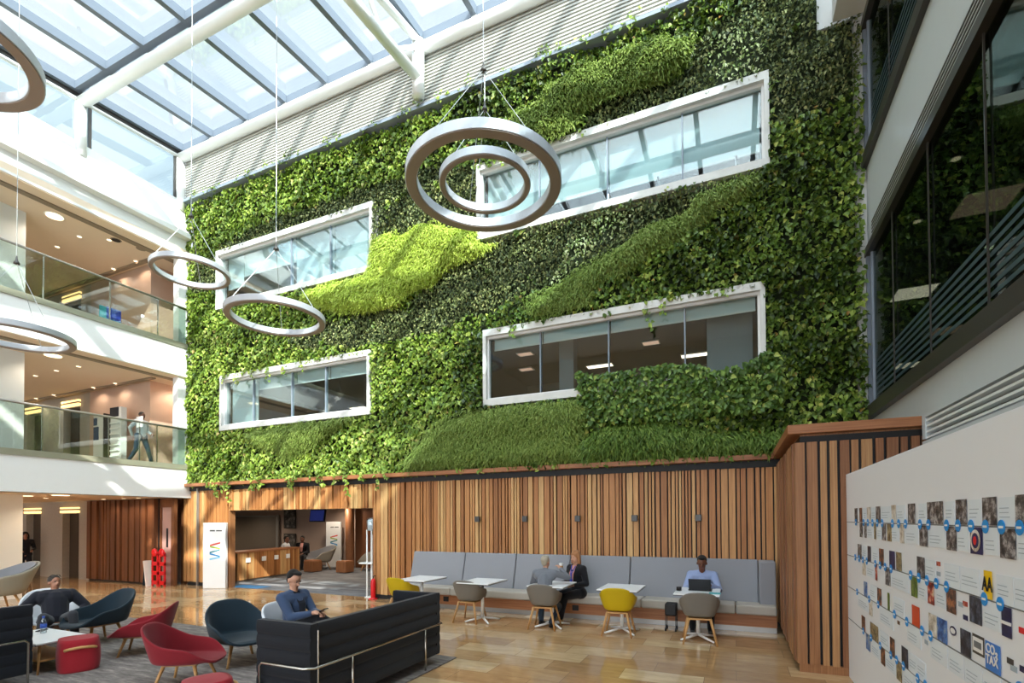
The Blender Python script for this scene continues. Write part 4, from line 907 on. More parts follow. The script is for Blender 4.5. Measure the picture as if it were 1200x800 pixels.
# tv and posters
t = thing('hanging_screen', 'dark blue television hanging from the reception ceiling', 'television', (-13.97, 14.0, 2.03), -.1)
o = MB().obox((0, 0, 0), (.80, .06, .46), 0, -.15); tvc = o.build('screen_case', 'black', t, bevel=.01)
M['tv'] = Mat('tv_picture', '#1a2560', .3); M['tv'].b.inputs['Emission Color'].default_value = hx('#2a3a8c'); M['tv'].b.inputs['Emission Strength'].default_value = .22; M['tv'] = M['tv'].m
MB().obox((0, -.036, .0), (.72, .01, .38), 0, -.15).build('screen', 'tv', tvc); MB().tube([(0, .03, .2), (0, .03, .72)], .02, 8).build('bracket', 'black', t)
def photo_mat(name, cols, scale=7, contrast=.1):
    m = Mat(name, '#888888', .45); f = m.noise(scale, m.coord(), 4, .7); n = len(cols)
    m.base(m.ramp(f, [(.38 + .26 * i / max(1, n - 1), c) for i, c in enumerate(cols)], 'LINEAR')); return m.m
M['ph_bw'] = photo_mat('photo_black_white', ['#1c191a', '#5a5657', '#b9b6b6'], 22)
M['ph_dim'] = photo_mat('poster_picture', ['#1d1b1c', '#55504c', '#9a938c'], 5)
for i, (x, z, w, h, lab) in enumerate(((-17.5, 1.92, .68, .80, 'tall framed picture on the reception wall, upper one'), (-17.5, .98, .68, .62, 'framed picture on the reception wall, lower one'))):
    t = thing('framed_picture', lab, 'picture', (x, 15.98, z)); fr = B(-w / 2, w / 2, -.04, 0, -h / 2, h / 2).build('frame', 'dark_alu', t); B(-w / 2 + .04, w / 2 - .04, -.045, -.038, -h / 2 + .04, h / 2 - .04).build('print', 'ph_dim', fr)
t = thing('partition_screen', 'dark glazed screen behind the reception desk', 'partition', (-19.6, 15.9, 0))
B(-1.35, 1.35, 0, .03, .1, 2.05).build('glass_pane', plain('brown_tinted_panel', '#655b50', .12), t); mb = MB(); mb.box(-1.4, 1.4, -.02, .05, 2.03, 2.08); mb.box(1.35, 1.5, -.02, .05, 0, 2.1); mb.box(-1.42, -1.35, -.02, .05, 0, 2.05); mb.build('frame', 'plinth', t)
big_chair('grey tub armchair far back in the reception, left one', (-14.35, 14.45, 0), facing(-.3, -1)); big_chair('grey tub armchair far back in the reception, right one', (-12.3, 14.9, 0), facing(-.8, -.5))
for i, (x, y, lab) in enumerate(((-13.9, 13.7, 'cube-shaped wooden stool in the reception, left one'), (-12.6, 13.9, 'cube-shaped wooden stool in the reception, right one'))):
    t = thing('cube_stool', lab, 'stool', (x, y, .004), 0, 'wooden cube stools'); B(-.22, .22, -.22, .22, .02, .40).build('stool_body', 'timber_brown', t, bevel=.02); B(-.2, .2, -.2, .2, .40, .43).build('seat_pad', 'timber_ledge', t, bevel=.01)
# red rack and board by the pink door
t = thing('red_rack', 'bright red slotted display racks in front of the pink door', 'display rack', (-14.98, 9.05, 0))
for sx in (-.17, .15):
    mb = MB(); x0 = sx - .14; x1 = sx + .14
    mb.box(x0, x0 + .05, -.02, .02, 0, .95); mb.box(x1 - .05, x1, -.02, .02, 0, .95)
    for k in range(4): mb.box(x0, x1, -.02, .02, .05 + k * .27, .05 + k * .27 + .11)
    mb.build('rack_frame', 'red_gloss', t, bevel=.01)
    MB().ell((sx, -.02, .96), (.12, .05, .12), 12, 8).build('rack_top', 'red_gloss', t, smooth=True)
t = thing('leaning_sign', 'thin white board leaning beside the red racks', 'sign', (-15.42, 9.1, 0)); mb = MB(); mb.obox((0, 0, .36), (.03, .35, .74), 0, 0, -.18); mb.build('board', 'cream', t); mb = MB(); mb.obox((-.1, 0, .36), (.02, .3, .72), 0, 0, .1); mb.build('back_leg', 'teal', t)
# floor-standing boards on gallery 1
t = thing('information_kiosk', 'white information kiosk on the first gallery, left one', 'kiosk', (-17.55, 8.9, 3.47)); B(-.3, .3, -.05, .05, 0, 1.60).build('panel', 'white', t); B(-.28, -.02, -.06, -.05, .85, 1.25).build('dark_poster', 'jacket_blue', t); B(-.28, -.1, -.06, -.05, 1.3, 1.52).build('small_poster', 'jacket_blue', t); B(.3, .34, -.1, .1, 0, 1.62).build('edge_post', 'dark_alu', t)
t = thing('leaflet_rack', 'white leaflet rack with a navy header on the first gallery', 'leaflet rack', (-16.52, 8.8, 3.47)); B(-.26, .26, -.05, .1, 0, 1.72).build('panel', 'white', t); B(-.26, .14, -.07, -.05, 1.45, 1.72).build('header', 'jacket_black', t)
for k in range(8): B(-.26, .2, -.10, -.05, .12 + k * .16, .15 + k * .16).build('shelf', 'white_steel', t)
t = thing('red_cabinet', 'red fire cabinet on the veneer wall of the first gallery', 'fire cabinet', (-16.98, 9.15, 4.7)); B(-.14, .14, -.05, .07, -.28, .28).build('cabinet', 'red_gloss', t, bevel=.01); B(-.1, .1, -.055, -.05, -.24, .2).build('door', 'pinkish', t)
t = thing('red_bin', 'red bin at the foot of the veneer wall on the first gallery', 'bin', (-16.98, 9.0, 3.47)); B(-.14, .14, -.1, .1, 0, .34).build('bin_body', 'red_gloss', t, bevel=.01); B(-.14, .14, -.1, .1, .34, .37).build('lid', 'red_gloss', t)
t = thing('sign_post', 'small notice on a thin post on the first gallery', 'sign', (-15.12, 8.6, 3.47)); MB().tube([(0, 0, 0), (0, 0, 1.2)], .018, 8).build('post', 'chrome', t); B(-.13, .13, -.01, .01, 1.0, 1.3).build('notice', 'paper', t); MB().lathe([(.13, 0), (.13, .015), (.03, .02)], n=16).build('base', 'dark_alu', t)
for z in (3.47, 6.98):
    t = thing('door_leaf', 'rust coloured door standing in the recess of the %s gallery' % ('first' if z < 5 else 'second'), 'door', (-15.35, 10.12, z)); t.name = 'door_%d' % (8 if z < 5 else 9); t['kind'] = 'structure'; B(-.12, .12, 0, .06, 0, 2.1).build('door_leaf', 'timber_brown', t); B(.25, .34, .0, .05, .7, 1.35).build('vision_slot', 'black', t)
t = thing('glass_screen_panel', 'blue and green printed panel behind the balustrade of the second gallery', 'sign', (-15.3, 7.95, 6.98)); B(-.02, .02, -.25, .25, .25, .6).build('print', 'teal_card', t); B(.021, .024, -.1, .25, .3, .62).build('print_blue', 'lanyard', t); MB().tube([(0, 0, 0), (0, 0, .3)], .02, 8).build('post', 'chrome', t)
# ceiling lamps of the galleries
dl = [(9.48, [(-15.95, 7.55), (-17.1, 7.58), (-15.41, 7.97), (-15.97, 8.95), (-17.07, 8.95)], [(-15.43, 6.78)], 'second gallery'),
      (6.0, [(-15.98, 7.57), (-16.97, 7.53), (-18.1, 7.55), (-18.08, 8.95), (-16.95, 8.95), (-20.3, 8.95), (-21.4, 8.95)], [(-15.48, 6.8), (-15.3, 9.9)], 'first gallery'),
      (2.52, [(-16.2, 8.8), (-15.5, 8.8), (-17.2, 8.8), (-17.6, 7.6)], [(-16.3, 6.6), (-15.3, 6.9)], 'ground floor')]
words_ = ['nearest the column', 'second from the column', 'third from the column', 'nearest the living wall', 'beside the slot', 'over the right lift', 'over the left lift']
for zc, sm, lg, where in dl:
    for i, (x, y) in enumerate(sm):
        t = thing('downlight', 'small round downlight in the %s ceiling, %s' % (where, words_[i]), 'downlight', (x, y, zc), 0, 'small downlights'); MB().lathe([(.05, -.012), (.05, 0)], n=16).build('lens', 'lamp_warm', t); MB().lathe([(.065, -.008), (.068, 0)], n=16).build('trim_ring', 'white_steel', t)
    for i, (x, y) in enumerate(lg):
        t = thing('ceiling_lamp', 'large round warm lamp in the %s ceiling, %s' % (where, ('by the column', 'by the recess')[i]), 'ceiling light', (x, y, zc), 0, 'large gallery lamps'); MB().lathe([(.17, -.02), (.17, 0)], n=24).build('lens', 'lamp_warm', t); MB().lathe([(.19, -.012), (.20, 0)], n=24).build('trim_ring', 'white_steel', t)
for x, y, lab, mt in ((-15.25, 8.05, 'dark round speaker in the second gallery ceiling', 'black'), (-15.1, 8.6, 'taupe round cover in the second gallery ceiling', 'ceil_dark')):
    t = thing('ceiling_speaker', lab, 'speaker', (x, y, 9.48)); MB().lathe([(.09, -.02), (.10, 0)], n=20).build('grille', mt, t); MB().lathe([(.12, -.01), (.125, 0)], n=20).build('trim_ring', 'ceil_dark', t)
def lamp(loc, energy, col=(1, .84, .66), size=2.6, parent=None):
    l = bpy.data.lights.new('lamp_light', 'SPOT'); l.energy = energy * LAMPK; l.color = col; l.spot_size = size; l.spot_blend = .6; l.shadow_soft_size = .05
    o = bpy.data.objects.new('lamp_light', l); COL.objects.link(o); o.location = loc; return o
LAMPK = 1.0
for zc, sm, lg, where in dl:
    for x, y in sm: lamp((x, y, zc - .03), 22)
    for x, y in lg: lamp((x, y, zc - .04), 45)
for x in (-17.5, -20, -22.5):
    for y in (3, 5.5):
        for z in (2.5, 5.97, 9.45): lamp((x, y, z), 50)
for x, y in ((-16, 12), (-12, 12), (-14, 14.8), (-10, 13.5), (-19, 14), (-22, 14)): lamp((x, y, 2.7), 110)  # spots without fittings, added to brighten the reception walls and screen
for x, y in ((-3.28, 13.35), (-.65, 13.47), (-12.6, 14.6), (-10, 11.1)): lamp((x, y, 5.95), 6)
for x in (-12, -9): lamp((x, 11.5, 9.5), 120, (.9, .95, 1))
for x in (-4, -1.5): lamp((x, 11.5, 9.5), 260, (.7, .82, 1))  # spots without fittings, added in the upper right room to backlight its blinds
for y in (2, 6, 10, 14): lamp((3.6, y, 6.0), 20)

# ================================================================== PEOPLE
def ik(a, b, l1, l2, hint):
    a, b, hint = Vector(a), Vector(b), Vector(hint); d = b - a; L = min(d.length, (l1 + l2) * .999); u = d.normalized()
    if d.length > L: b = a + u * L
    x = (l1 * l1 - l2 * l2 + L * L) / (2 * L); h = math.sqrt(max(l1 * l1 - x * x, 0)); p = hint - u * hint.dot(u)
    if p.length < 1e-4: p = u.orthogonal()
    return a + u * x + p.normalized() * h, b
def cap(mb, a, b, ra, rb, n=12):
    """closed tapered capsule"""
    a, b = Vector(a), Vector(b); t = (b - a).normalized() if (b - a).length > 1e-6 else Vector((0, 0, 1)); x = t.orthogonal().normalized(); y = t.cross(x); vs = []; fs = []
    rows = [(a, ra, -90 + 30 * i) for i in range(4)] + [(b, rb, 30 * i) for i in range(4)]
    for c, r, ang in rows:
        an = math.radians(ang); rr_ = max(r * math.cos(an), 1e-4); cc = c + t * r * math.sin(an)
        vs += [cc + (x * math.cos(2 * PI * k / n) + y * math.sin(2 * PI * k / n)) * rr_ for k in range(n)]
    for i in range(len(rows) - 1):
        for k in range(n): fs.append((i * n + k, i * n + (k + 1) % n, (i + 1) * n + (k + 1) % n, (i + 1) * n + k))
    fs.append(tuple(range(n - 1, -1, -1))); fs.append(tuple((len(rows) - 1) * n + k for k in range(n)))
    mb.add(vs, fs)
def fuse(mb, name, mat, parent, voxel=.011, smooth=2, label=None):
    me = bpy.data.meshes.new('tmp'); me.from_pydata([tuple(v) for v in mb.v], [], mb.f); o = bpy.data.objects.new('tmp', me); COL.objects.link(o)
    k = o.modifiers.new('r', 'REMESH'); k.mode = 'VOXEL'; k.voxel_size = voxel; k.use_smooth_shade = True
    if smooth: k = o.modifiers.new('s', 'SMOOTH'); k.iterations = smooth; k.factor = .6
    dg = bpy.context.evaluated_depsgraph_get(); nm = bpy.data.meshes.new_from_object(o.evaluated_get(dg)); bpy.data.objects.remove(o)
    nm.name = name; nm.materials.clear(); nm.materials.append(M[mat]); q = bpy.data.objects.new(name, nm); COL.objects.link(q); q.parent = parent
    if label: q['label'] = label
    return q
def person(label, loc, rz, skin, hair, top, bottom, shoe='shoe', hz=.47, lean=(0, .0), hands=None, feet=None, knee_h=None, head_yaw=0, head_pitch=0, hairstyle='short', shirt=None, s=1.0, standing=False, bulk=1.0, fine=True, hip_fwd=0, elbow_h=None, armb=1.0, female=False):
    """local frame: facing +Y, origin on the floor below the pelvis"""
    t = thing('person', label, 'person', loc, rz); t.scale = (s, s, s)
    P = Vector((0, hip_fwd, hz)); Ls = .50
    ly, lx = lean; tdir = Vector((lx, ly, 1)).normalized(); Wst = P + tdir * .17; Ch = P + tdir * .36; Nk = P + tdir * (Ls + .02); Hd = Nk + (tdir + Vector((0, .25, .6))).normalized() * .155
    side = Vector((1, 0, 0)); sw = .185 * (0.9 if female else 1) * (bulk ** .5)
    Sh = [Nk - tdir * .055 + side * sx * sw for sx in (-1, 1)]; Hp = [P + side * sx * .095 for sx in (-1, 1)]
    hands = hands or [(-.2, .35, hz + .15), (.2, .35, hz + .15)]; feet = feet or [(-.12, .48, .08), (.12, .48, .08)]
    elb = []; wr = []; kn = []; an = []
    for i, sx in enumerate((-1, 1)):
        e, w_ = ik(Sh[i], hands[i], .285, .255, (elbow_h[i] if elbow_h else (sx * .5, -.5, -1))); elb.append(e); wr.append(w_)
        k, a = ik(Hp[i], feet[i], .44, .43, (knee_h[i] if knee_h else ((sx * .15, 1, 1) if not standing else (0, 1, 0)))); kn.append(k); an.append(a)
    vx = .010 if fine else .016
    b = MB()
    cap(b, P + Vector((0, 0, .0)), Wst, .125 * bulk, .115 * bulk); cap(b, Wst, Ch, .115 * bulk, .13 * bulk); cap(b, Sh[0] * .6 + Ch * .4, Sh[1] * .6 + Ch * .4, .095 * bulk, .095 * bulk); cap(b, Sh[0], Sh[1], .062, .062)
    cap(b, Nk - tdir * .05, Hd - Vector((0, 0, .06)), .056, .050)
    for i in (0, 1):
        cap(b, Hp[i], kn[i], .088 * bulk ** .5, .056); cap(b, kn[i], an[i], .054, .038); cap(b, kn[i] * .6 + an[i] * .4, an[i], .052, .038)
        cap(b, Sh[i], elb[i], .052 * armb, .040 * armb); cap(b, elb[i], wr[i], .040 * armb, .027)
    HR = Euler((head_pitch, 0, head_yaw)).to_matrix()
    b.ell(Hd + HR @ Vector((0, -.012, .03)), (.076, .094, .095), 16, 12, HR); b.ell(Hd + HR @ Vector((0, .022, -.035)), (.058, .066, .078), 14, 10, HR)
    b.ell(Hd + HR @ Vector((0, .05, -.082)), (.030, .028, .026), 10, 8, HR)
    cap(b, Hd + HR @ Vector((0, .082, .012)), Hd + HR @ Vector((0, .100, -.022)), .009, .013, 8)
    for sx in (-1, 1): b.ell(Hd + HR @ Vector((sx * .078, -.008, -.008)), (.010, .020, .030), 8, 8, HR)
    # hands
    for i, sx in enumerate((-1, 1)):
        d = (wr[i] - elb[i]).normalized(); dn = Vector((0, 0, -1)) - d * d.dot(Vector((0, 0, -1))); dn = dn.normalized() if dn.length > .1 else Vector((0, 1, 0)); sd_ = d.cross(dn).normalized()
        cap(b, wr[i], wr[i] + d * .055, .024, .030); cap(b, wr[i] + d * .05 + sd_ * .02, wr[i] + d * .05 - sd_ * .02, .019, .019)
        for f, (off, ln) in enumerate(((-.030, .062), (-.010, .072), (.010, .068), (.029, .054))):
            a0 = wr[i] + d * .07 + sd_ * off; a1 = a0 + d * ln * .5 + dn * .010; a2 = a1 + d * ln * .32 + dn * .030; cap(b, a0, a1, .0095, .0088, 8); cap(b, a1, a2, .0088, .0075, 8)
        th0 = wr[i] + d * .03 - sd_ * sx * .026; th1 = th0 + d * .032 - sd_ * sx * .028 + dn * .01; cap(b, th0, th1, .012, .010, 8); cap(b, th1, th1 + d * .028 + dn * .012, .010, .008, 8)
    for i in (0, 1):
        fdir = Vector((0, 1, 0)); k2 = an[i] - kn[i]; k2.z = 0
        if standing and k2.length > .02: fdir = Vector((0, 1, 0))
        cap(b, an[i] + Vector((0, -.03, -.035)), an[i] + fdir * .15 + Vector((0, 0, -.05)), .036, .030)
    body = fuse(b, 'body', skin, t, .0085 if fine else .014, 1)
    # jacket / top
    g = MB(); q = .014
    cap(g, P + tdir * .04, Wst, .130 * bulk + q * .6, .122 * bulk + q); cap(g, Wst, Ch, .122 * bulk + q, .135 * bulk + q); cap(g, Sh[0] * .6 + Ch * .4, Sh[1] * .6 + Ch * .4, .098 * bulk + q * .8, .098 * bulk + q * .8); cap(g, Sh[0], Sh[1], .064 + q * .7, .064 + q * .7)
    cap(g, Nk - tdir * .06, Nk - tdir * .0, .068, .062)
    for i in (0, 1): cap(g, Nk - tdir * .02, Sh[i], .064, .060 + q * .5)
    for i in (0, 1): cap(g, Sh[i], elb[i], .058 * armb + q * .8, .048 * armb + q * .6); cap(g, elb[i], wr[i] - (wr[i] - elb[i]).normalized() * .02, .047 * armb + q * .6, .036 + q * .3)
    fuse(g, 'top', top, t, vx, 2)
    g = MB(); cap(g, Hp[0], Hp[1], .118 * bulk, .118 * bulk)
    for i in (0, 1): cap(g, Hp[i], kn[i], .098 * bulk ** .5, .070); cap(g, kn[i], an[i] + Vector((0, 0, .03)), .068, .055)
    fuse(g, 'trousers', bottom, t, vx, 2)
    for i in (0, 1):
        g = MB(); cap(g, an[i] + Vector((0, -.035, -.040)), an[i] + Vector((0, .14, -.048)), .043, .034); cap(g, an[i] + Vector((0, 0, -.02)), an[i] + Vector((0, .0, .02)), .045, .042)
        o = fuse(g, 'shoe', shoe, t, .012, 1)
    # hair
    g = MB()
    if hairstyle == 'short': g.ell(Hd + HR @ Vector((0, -.036, .052)), (.083, .086, .084), 16, 12, HR); g.ell(Hd + HR @ Vector((0, .018, .108)), (.058, .052, .026), 12, 8, HR); g.ell(Hd + HR @ Vector((0, -.06, -.01)), (.062, .045, .06), 12, 8, HR)
    elif hairstyle == 'cropped': g.ell(Hd + HR @ Vector((0, -.022, .042)), (.083, .097, .092), 16, 12, HR)
    elif hairstyle == 'bob':
        g.ell(Hd + HR @ Vector((0, -.02, .05)), (.094, .098, .092), 16, 12, HR)
        for sx in (-1, 1): cap(g, Hd + HR @ Vector((sx * .078, -.005, .03)), Hd + HR @ Vector((sx * .085, .0, -.10)), .030, .030)
        cap(g, Hd + HR @ Vector((0, -.075, .02)), Hd + HR @ Vector((0, -.07, -.11)), .055, .06)
    fuse(g, 'hair', hair, t, .010, 1)
    if hairstyle != 'back':
        for sx in (-1, 1): MB().ell(Hd + HR @ Vector((sx * .030, .079, .012)), (.011, .006, .006), 10, 6, HR).build('eye', 'eye', body, smooth=True); mbb = MB(); cap(mbb, Hd + HR @ Vector((sx * .016, .088, .030)), Hd + HR @ Vector((sx * .046, .076, .032)), .004, .003, 6); mbb.build('eyebrow', hair, body, smooth=True)
        mbb = MB(); cap(mbb, Hd + HR @ Vector((-.018, .088, -.052)), Hd + HR @ Vector((.018, .088, -.052)), .005, .005, 6); mbb.build('mouth', 'lip', body, smooth=True)
    if shirt:
        f0 = Ch + Vector((0, .135 * bulk + .012, .0)); mb = MB(); top_ = Nk + Vector((0, .052, .0)) ; low = P + tdir * .20 + Vector((0, .13 * bulk + .016, 0))
        mid = Ch + Vector((0, .130 * bulk + .018, .02))
        mb.add([top_ + Vector((-.05, 0, .01)), top_ + Vector((.05, 0, .01)), mid + Vector((.055, 0, 0)), mid + Vector((-.055, 0, 0)), low + Vector((.03, 0, 0)), low + Vector((-.03, 0, 0))], [(0, 1, 2, 3), (3, 2, 4, 5)])
        mb.build('shirt_front', shirt, t, solid=.008)
    t['_w'] = 0; del t['_w']
    return t, dict(wr=wr, Hd=Hd, Ch=Ch, HR=HR, kn=kn, an=an)
# man in blue jacket, looking at his phone, legs crossed
pz = facing(.99, .02)
t, J = person('man in a blue jacket sitting in the off-white chair looking at his phone', (-5.16, 4.88, 0), pz, 'skin_a', 'hair_dark', 'jacket_blue', 'trouser_black', hz=.40, lean=(-.06, 0), hip_fwd=-.10,
       hands=[(-.05, .27, .66), (.08, .26, .68)], feet=[(-.10, .46, .08), (-.10, .60, .40)], knee_h=[(-.1, 1, 1), (-.35, 1, .9)], head_pitch=-.45, shirt='tee_navy', elbow_h=[(-.7, -.6, -1), (.7, -.6, -1)])
o = MB().obox((0, 0, 0), (.075, .15, .010), 0, .5).build('phone', 'phone'); o.matrix_world = Matrix.Translation(Vector((-5.16, 4.88, 0))) @ Euler((0, 0, pz)).to_matrix().to_4x4() @ Matrix.Translation(Vector((.02, .38, .705))); tag(o, 'dark phone in the hands of the man in the blue jacket', 'phone')
# man in black
t, J = person('man in a black sweater with glasses pushed up, sitting low behind the coffee table', (-9.62, 4.28, 0), facing(.93, -.32), 'skin_c', 'hair_short', 'jacket_black', 'trouser_grey', hz=.36, lean=(-.46, 0), hip_fwd=.16,
       hands=[(-.30, .26, .44), (.34, .22, .44)], feet=[(-.20, .60, .08), (.24, .58, .08)], head_pitch=.08, head_yaw=.35, hairstyle='cropped', bulk=1.3, armb=1.35, s=.92, elbow_h=[(-1, -.4, -.3), (1, -.4, -.3)])
mb = MB(); Hd = J['Hd'] + Vector((0, .035, .115))
for sx in (-1, 1): mb.tube([Hd + Vector((sx * .033 + .028 * math.cos(a * PI / 6), .028, .018 * math.sin(a * PI / 6))) for a in range(12)], .004, 6, closed=True)
mb.tube([Hd + Vector((-.062, .028, 0)), Hd + Vector((-.085, -.08, -.03))], .004, 6); mb.tube([Hd + Vector((.062, .028, 0)), Hd + Vector((.085, -.08, -.03))], .004, 6)
mb.build('glasses', 'phone', t, smooth=True)
# person in grey, seen from behind, holding a cup
t, J = person('fair-haired person in a grey top seen from behind, holding a paper cup', (-2.98, 8.06, 0), .08, 'skin_a', 'hair_grey', 'jumper_grey', 'jeans', hz=.57, s=.90, lean=(.16, 0), hands=[(-.12, .42, .86), (.24, .36, 1.10)], feet=[(-.14, .30, .08), (.12, .10, .08)], hip_fwd=.04, head_yaw=-.25, knee_h=[(-.2, 1, .8), (.2, 1, .8)], elbow_h=[(-1, -.2, -1), (1.2, 0, -.8)])
hp = Matrix.Translation(Vector((-2.98, 8.06, 0))) @ Euler((0, 0, .08)).to_matrix().to_4x4() @ Matrix.Scale(.90, 4) @ (J['wr'][1] + Vector((.0, .055, .03)))
t = thing('paper_cup', 'white paper cup held up by the fair-haired person', 'cup', hp); MB().lathe([(.028, -.05), (.038, .05)], n=18).build('cup', 'paper', t, smooth=True); MB().lathe([(.041, .045), (.041, .058), (.03, .065)], n=18).build('lid', 'white', t); MB().lathe([(.0335, -.02), (.0375, .02)], n=18).build('sleeve', 'leg_wood', t)
# woman in black
t, J = person('woman in a black suit with a blue lanyard sitting on the bench', (-2.66, 8.98, 0), facing(-.45, -.9), 'skin_a', 'hair_blond', 'suit_black', 'suit_black', 'shoe_tan', s=.96, hz=.52, lean=(.04, 0), hands=[(-.16, .26, .70), (.14, .26, .72)], feet=[(-.04, .50, .08), (.10, .40, .08)], hairstyle='bob', shirt='pinkish', head_pitch=-.1, female=True)
mb = MB(); c = J['Ch'] + Vector((0, .155, 0)); mb.tube([c + Vector((-.05, -.07, .16)), c + Vector((-.01, .0, .02)), c + Vector((0, .0, -.08))], .009, 8); mb.tube([c + Vector((.05, -.07, .16)), c + Vector((.01, .0, .02)), c + Vector((0, .0, -.08))], .009, 8); mb.box(c.x - .03, c.x + .03, c.y - .004, c.y + .01, c.z - .16, c.z - .08); mb.build('lanyard', 'lanyard', t)
# man with laptop
t, J = person('man in a pale blue shirt bent over the laptop at the right cafe table', (-.50, 9.02, 0), PI, 'skin_b', 'hair_dark', 'shirt_blue', 'trouser_black', hz=.50, s=.96, lean=(.22, 0), hands=[(-.15, .46, .82), (.13, .46, .82)], feet=[(-.14, .44, .08), (.14, .44, .08)], head_pitch=-.45, elbow_h=[(-.6, 0, -1), (.6, 0, -1)])
# walking man on first gallery
person('man in a white shirt and dark trousers walking along the first gallery', (-15.5, 8.85, 3.47), facing(1, .25), 'skin_b', 'hair_short', 'shirt_white', 'jeans', hz=.92, lean=(.04, 0), hands=[(-.22, .18, 1.02), (.20, -.12, .92)], feet=[(-.09, .30, .09), (.09, -.34, .14)], standing=True, fine=False, hairstyle='cropped', s=.88)
# woman at the lift
person('person in dark clothes standing by the left lift on the ground floor', (-21.4, 8.7, 0), facing(.9, -.2), 'skin_c', 'hair_dark', 'suit_black', 'suit_black', hz=.86, lean=(.05, 0), hands=[(-.15, .25, 1.0), (.15, .25, 1.0)], feet=[(-.09, .04, .09), (.09, -.04, .09)], standing=True, fine=False, hairstyle='bob', s=.92)
# seated people in reception
person('person in a dark suit sitting in the reception, facing the opening', (-15.0, 14.3, 0), facing(.5, -1), 'skin_b', 'hair_dark', 'suit_black', 'suit_black', hz=.48, lean=(.1, 0), hands=[(-.1, .3, .62), (.1, .3, .62)], fine=False, shirt='pinkish', hairstyle='cropped')
person('person in a pale shirt sitting behind the end of the reception desk', (-15.35, 13.75, 0), facing(.9, .4), 'skin_b', 'hair_dark', 'shirt_white', 'trouser_grey', hz=.48, lean=(.1, 0), hands=[(-.1, .35, .7), (.1, .35, .7)], fine=False)
for i, (x, y) in enumerate(((-15.0, 14.3), (-15.35, 13.75))):
    t = thing('reception_stool', ('stool under the person in the dark suit', 'stool under the person in the pale shirt')[i], 'stool', (x, y, .004)); MB().lathe([(.2, .36), (.21, .38), (.2, .40)], n=20).build('seat', 'timber_brown', t); splay_legs(t, (.12, .12), (.18, .18), .37, .016)

# ================================================================== TIMELINE WALL
PX, PY1, PZT = 1.2, 6.97, 2.355
t = thing('timeline_display', 'white free-standing wall printed with rows of photos, dates and text cards', 'display wall', (0, 0, 0))
B(PX, PX + .14, .2, PY1, 0, PZT).build('board', plain('display_white', '#e8edf3', .45, var=.01), t, bevel=.004)
M['card'] = plain('pale_blue_card', '#dde7ef', .6, var=.02); M['disc'] = plain('cyan_disc', '#1b8fdc', .5, var=.01); M['line'] = plain('timeline_grey', '#6d7275', .6); M['txt'] = plain('card_text_grey', '#a3b2be', .6)
PH = dict(bw='ph_bw', dusk=photo_mat('photo_dusk', ['#231b1a', '#6b4a3a', '#b9774b'], 20), sky=photo_mat('photo_blue', ['#27447e', '#4f7fc4', '#a5b0a8'], 14), green=photo_mat('photo_green', ['#3c5210', '#5e7420', '#7f9232'], 16), redp=photo_mat('photo_red', ['#5a1a10', '#b4381d', '#d9c3a8'], 16),
          navy=photo_mat('photo_navy', ['#14153a', '#202050', '#2f2f66'], 9), orange=plain('print_orange', '#d2502a', .5), dark=photo_mat('photo_dark', ['#15151a', '#2d303c', '#566074'], 18), tan=photo_mat('photo_tan', ['#4b3f2c', '#8a7a56', '#b5a988'], 20), yellow=plain('print_yellow', '#f0c400', .5), co2=plain('print_sky_blue', '#3f7fd0', .5), sepia=photo_mat('photo_cream', ['#a49a88', '#d3ccc0', '#e8e4dc'], 14))
for k, v in list(PH.items()):
    if not isinstance(v, str): M['p_' + k] = v; PH[k] = 'p_' + k
def prow(z): return lambda y: z
def onb(y0, y1, z0, z1, lift, name, mat, label=None):
    return B(PX - lift, PX - lift + .0025, y1, y0, z0, z1).build(name, mat, t, label=label)
def Yp(px):  # distance along the board for a column of the photographed layout
    return YT[0] if px <= XT[0] else float(np.interp(px, XT, YT))
XT = [1000, 1010, 1020, 1030, 1040, 1050, 1060, 1070, 1080, 1090, 1100, 1110, 1120, 1130, 1140, 1150, 1160, 1170, 1180, 1190, 1200, 1210, 1220]
YT = [6.675, 6.26, 5.898, 5.578, 5.295, 5.042, 4.814, 4.608, 4.421, 4.25, 4.094, 3.951, 3.818, 3.695, 3.582, 3.476, 3.377, 3.284, 3.198, 3.117, 3.04, 2.968, 2.9]
ROWS = [1.80, 1.42, 1.055, .69]
for i, z in enumerate(ROWS): B(PX - .0045, PX - .0022, .3, PY1 - .03, z - .0035, z + .0035).build('timeline_line', 'line', t)
def disc(px, row, r=.036):
    y = Yp(px); z = ROWS[row]; n = 20; mb = MB(); mb.prism([(y + r * math.cos(2 * PI * k / n), z + r * math.sin(2 * PI * k / n)) for k in range(n)], 'x', PX - .009, PX - .0062); o = mb.build('year_disc', 'disc', t)
    B(PX - .0105, PX - .009, y - r * .6, y + r * .6, z - r * .16, z + r * .16).build('year_text', 'paper', o)
def ph(px0, px1, row, up_, kind, h=.145, gap=.006, label=None):
    y0, y1 = Yp(px0), Yp(px1); z = ROWS[row]; a, b_ = (z + gap, z + gap + h) if up_ else (z - gap - h, z - gap); return onb(y0, y1, a, b_, .006, 'photo_print', PH[kind], label)
def card(px0, px1, row, up_, h=.145, lines=3, gap=.0):
    y0, y1 = Yp(px0), Yp(px1); z = ROWS[row]; a, b_ = (z + gap, z + gap + h) if up_ else (z - gap - h, z - gap); o = onb(y0, y1, a, b_, .0035, 'text_card', 'card')
    mb = MB(); r = random.Random(int(px0 * 7 + row))
    for k in range(lines): zz = (a + b_) / 2 + .02 - k * .022 - (0 if up_ else .02); L = (y0 - y1) * r.uniform(.5, .8); mb.box(PX - .005, PX - .0036, y0 - (y0 - y1) * .1 - L, y0 - (y0 - y1) * .1, zz - .002, zz + .002)
    mb.build('printed_lines', 'txt', o)
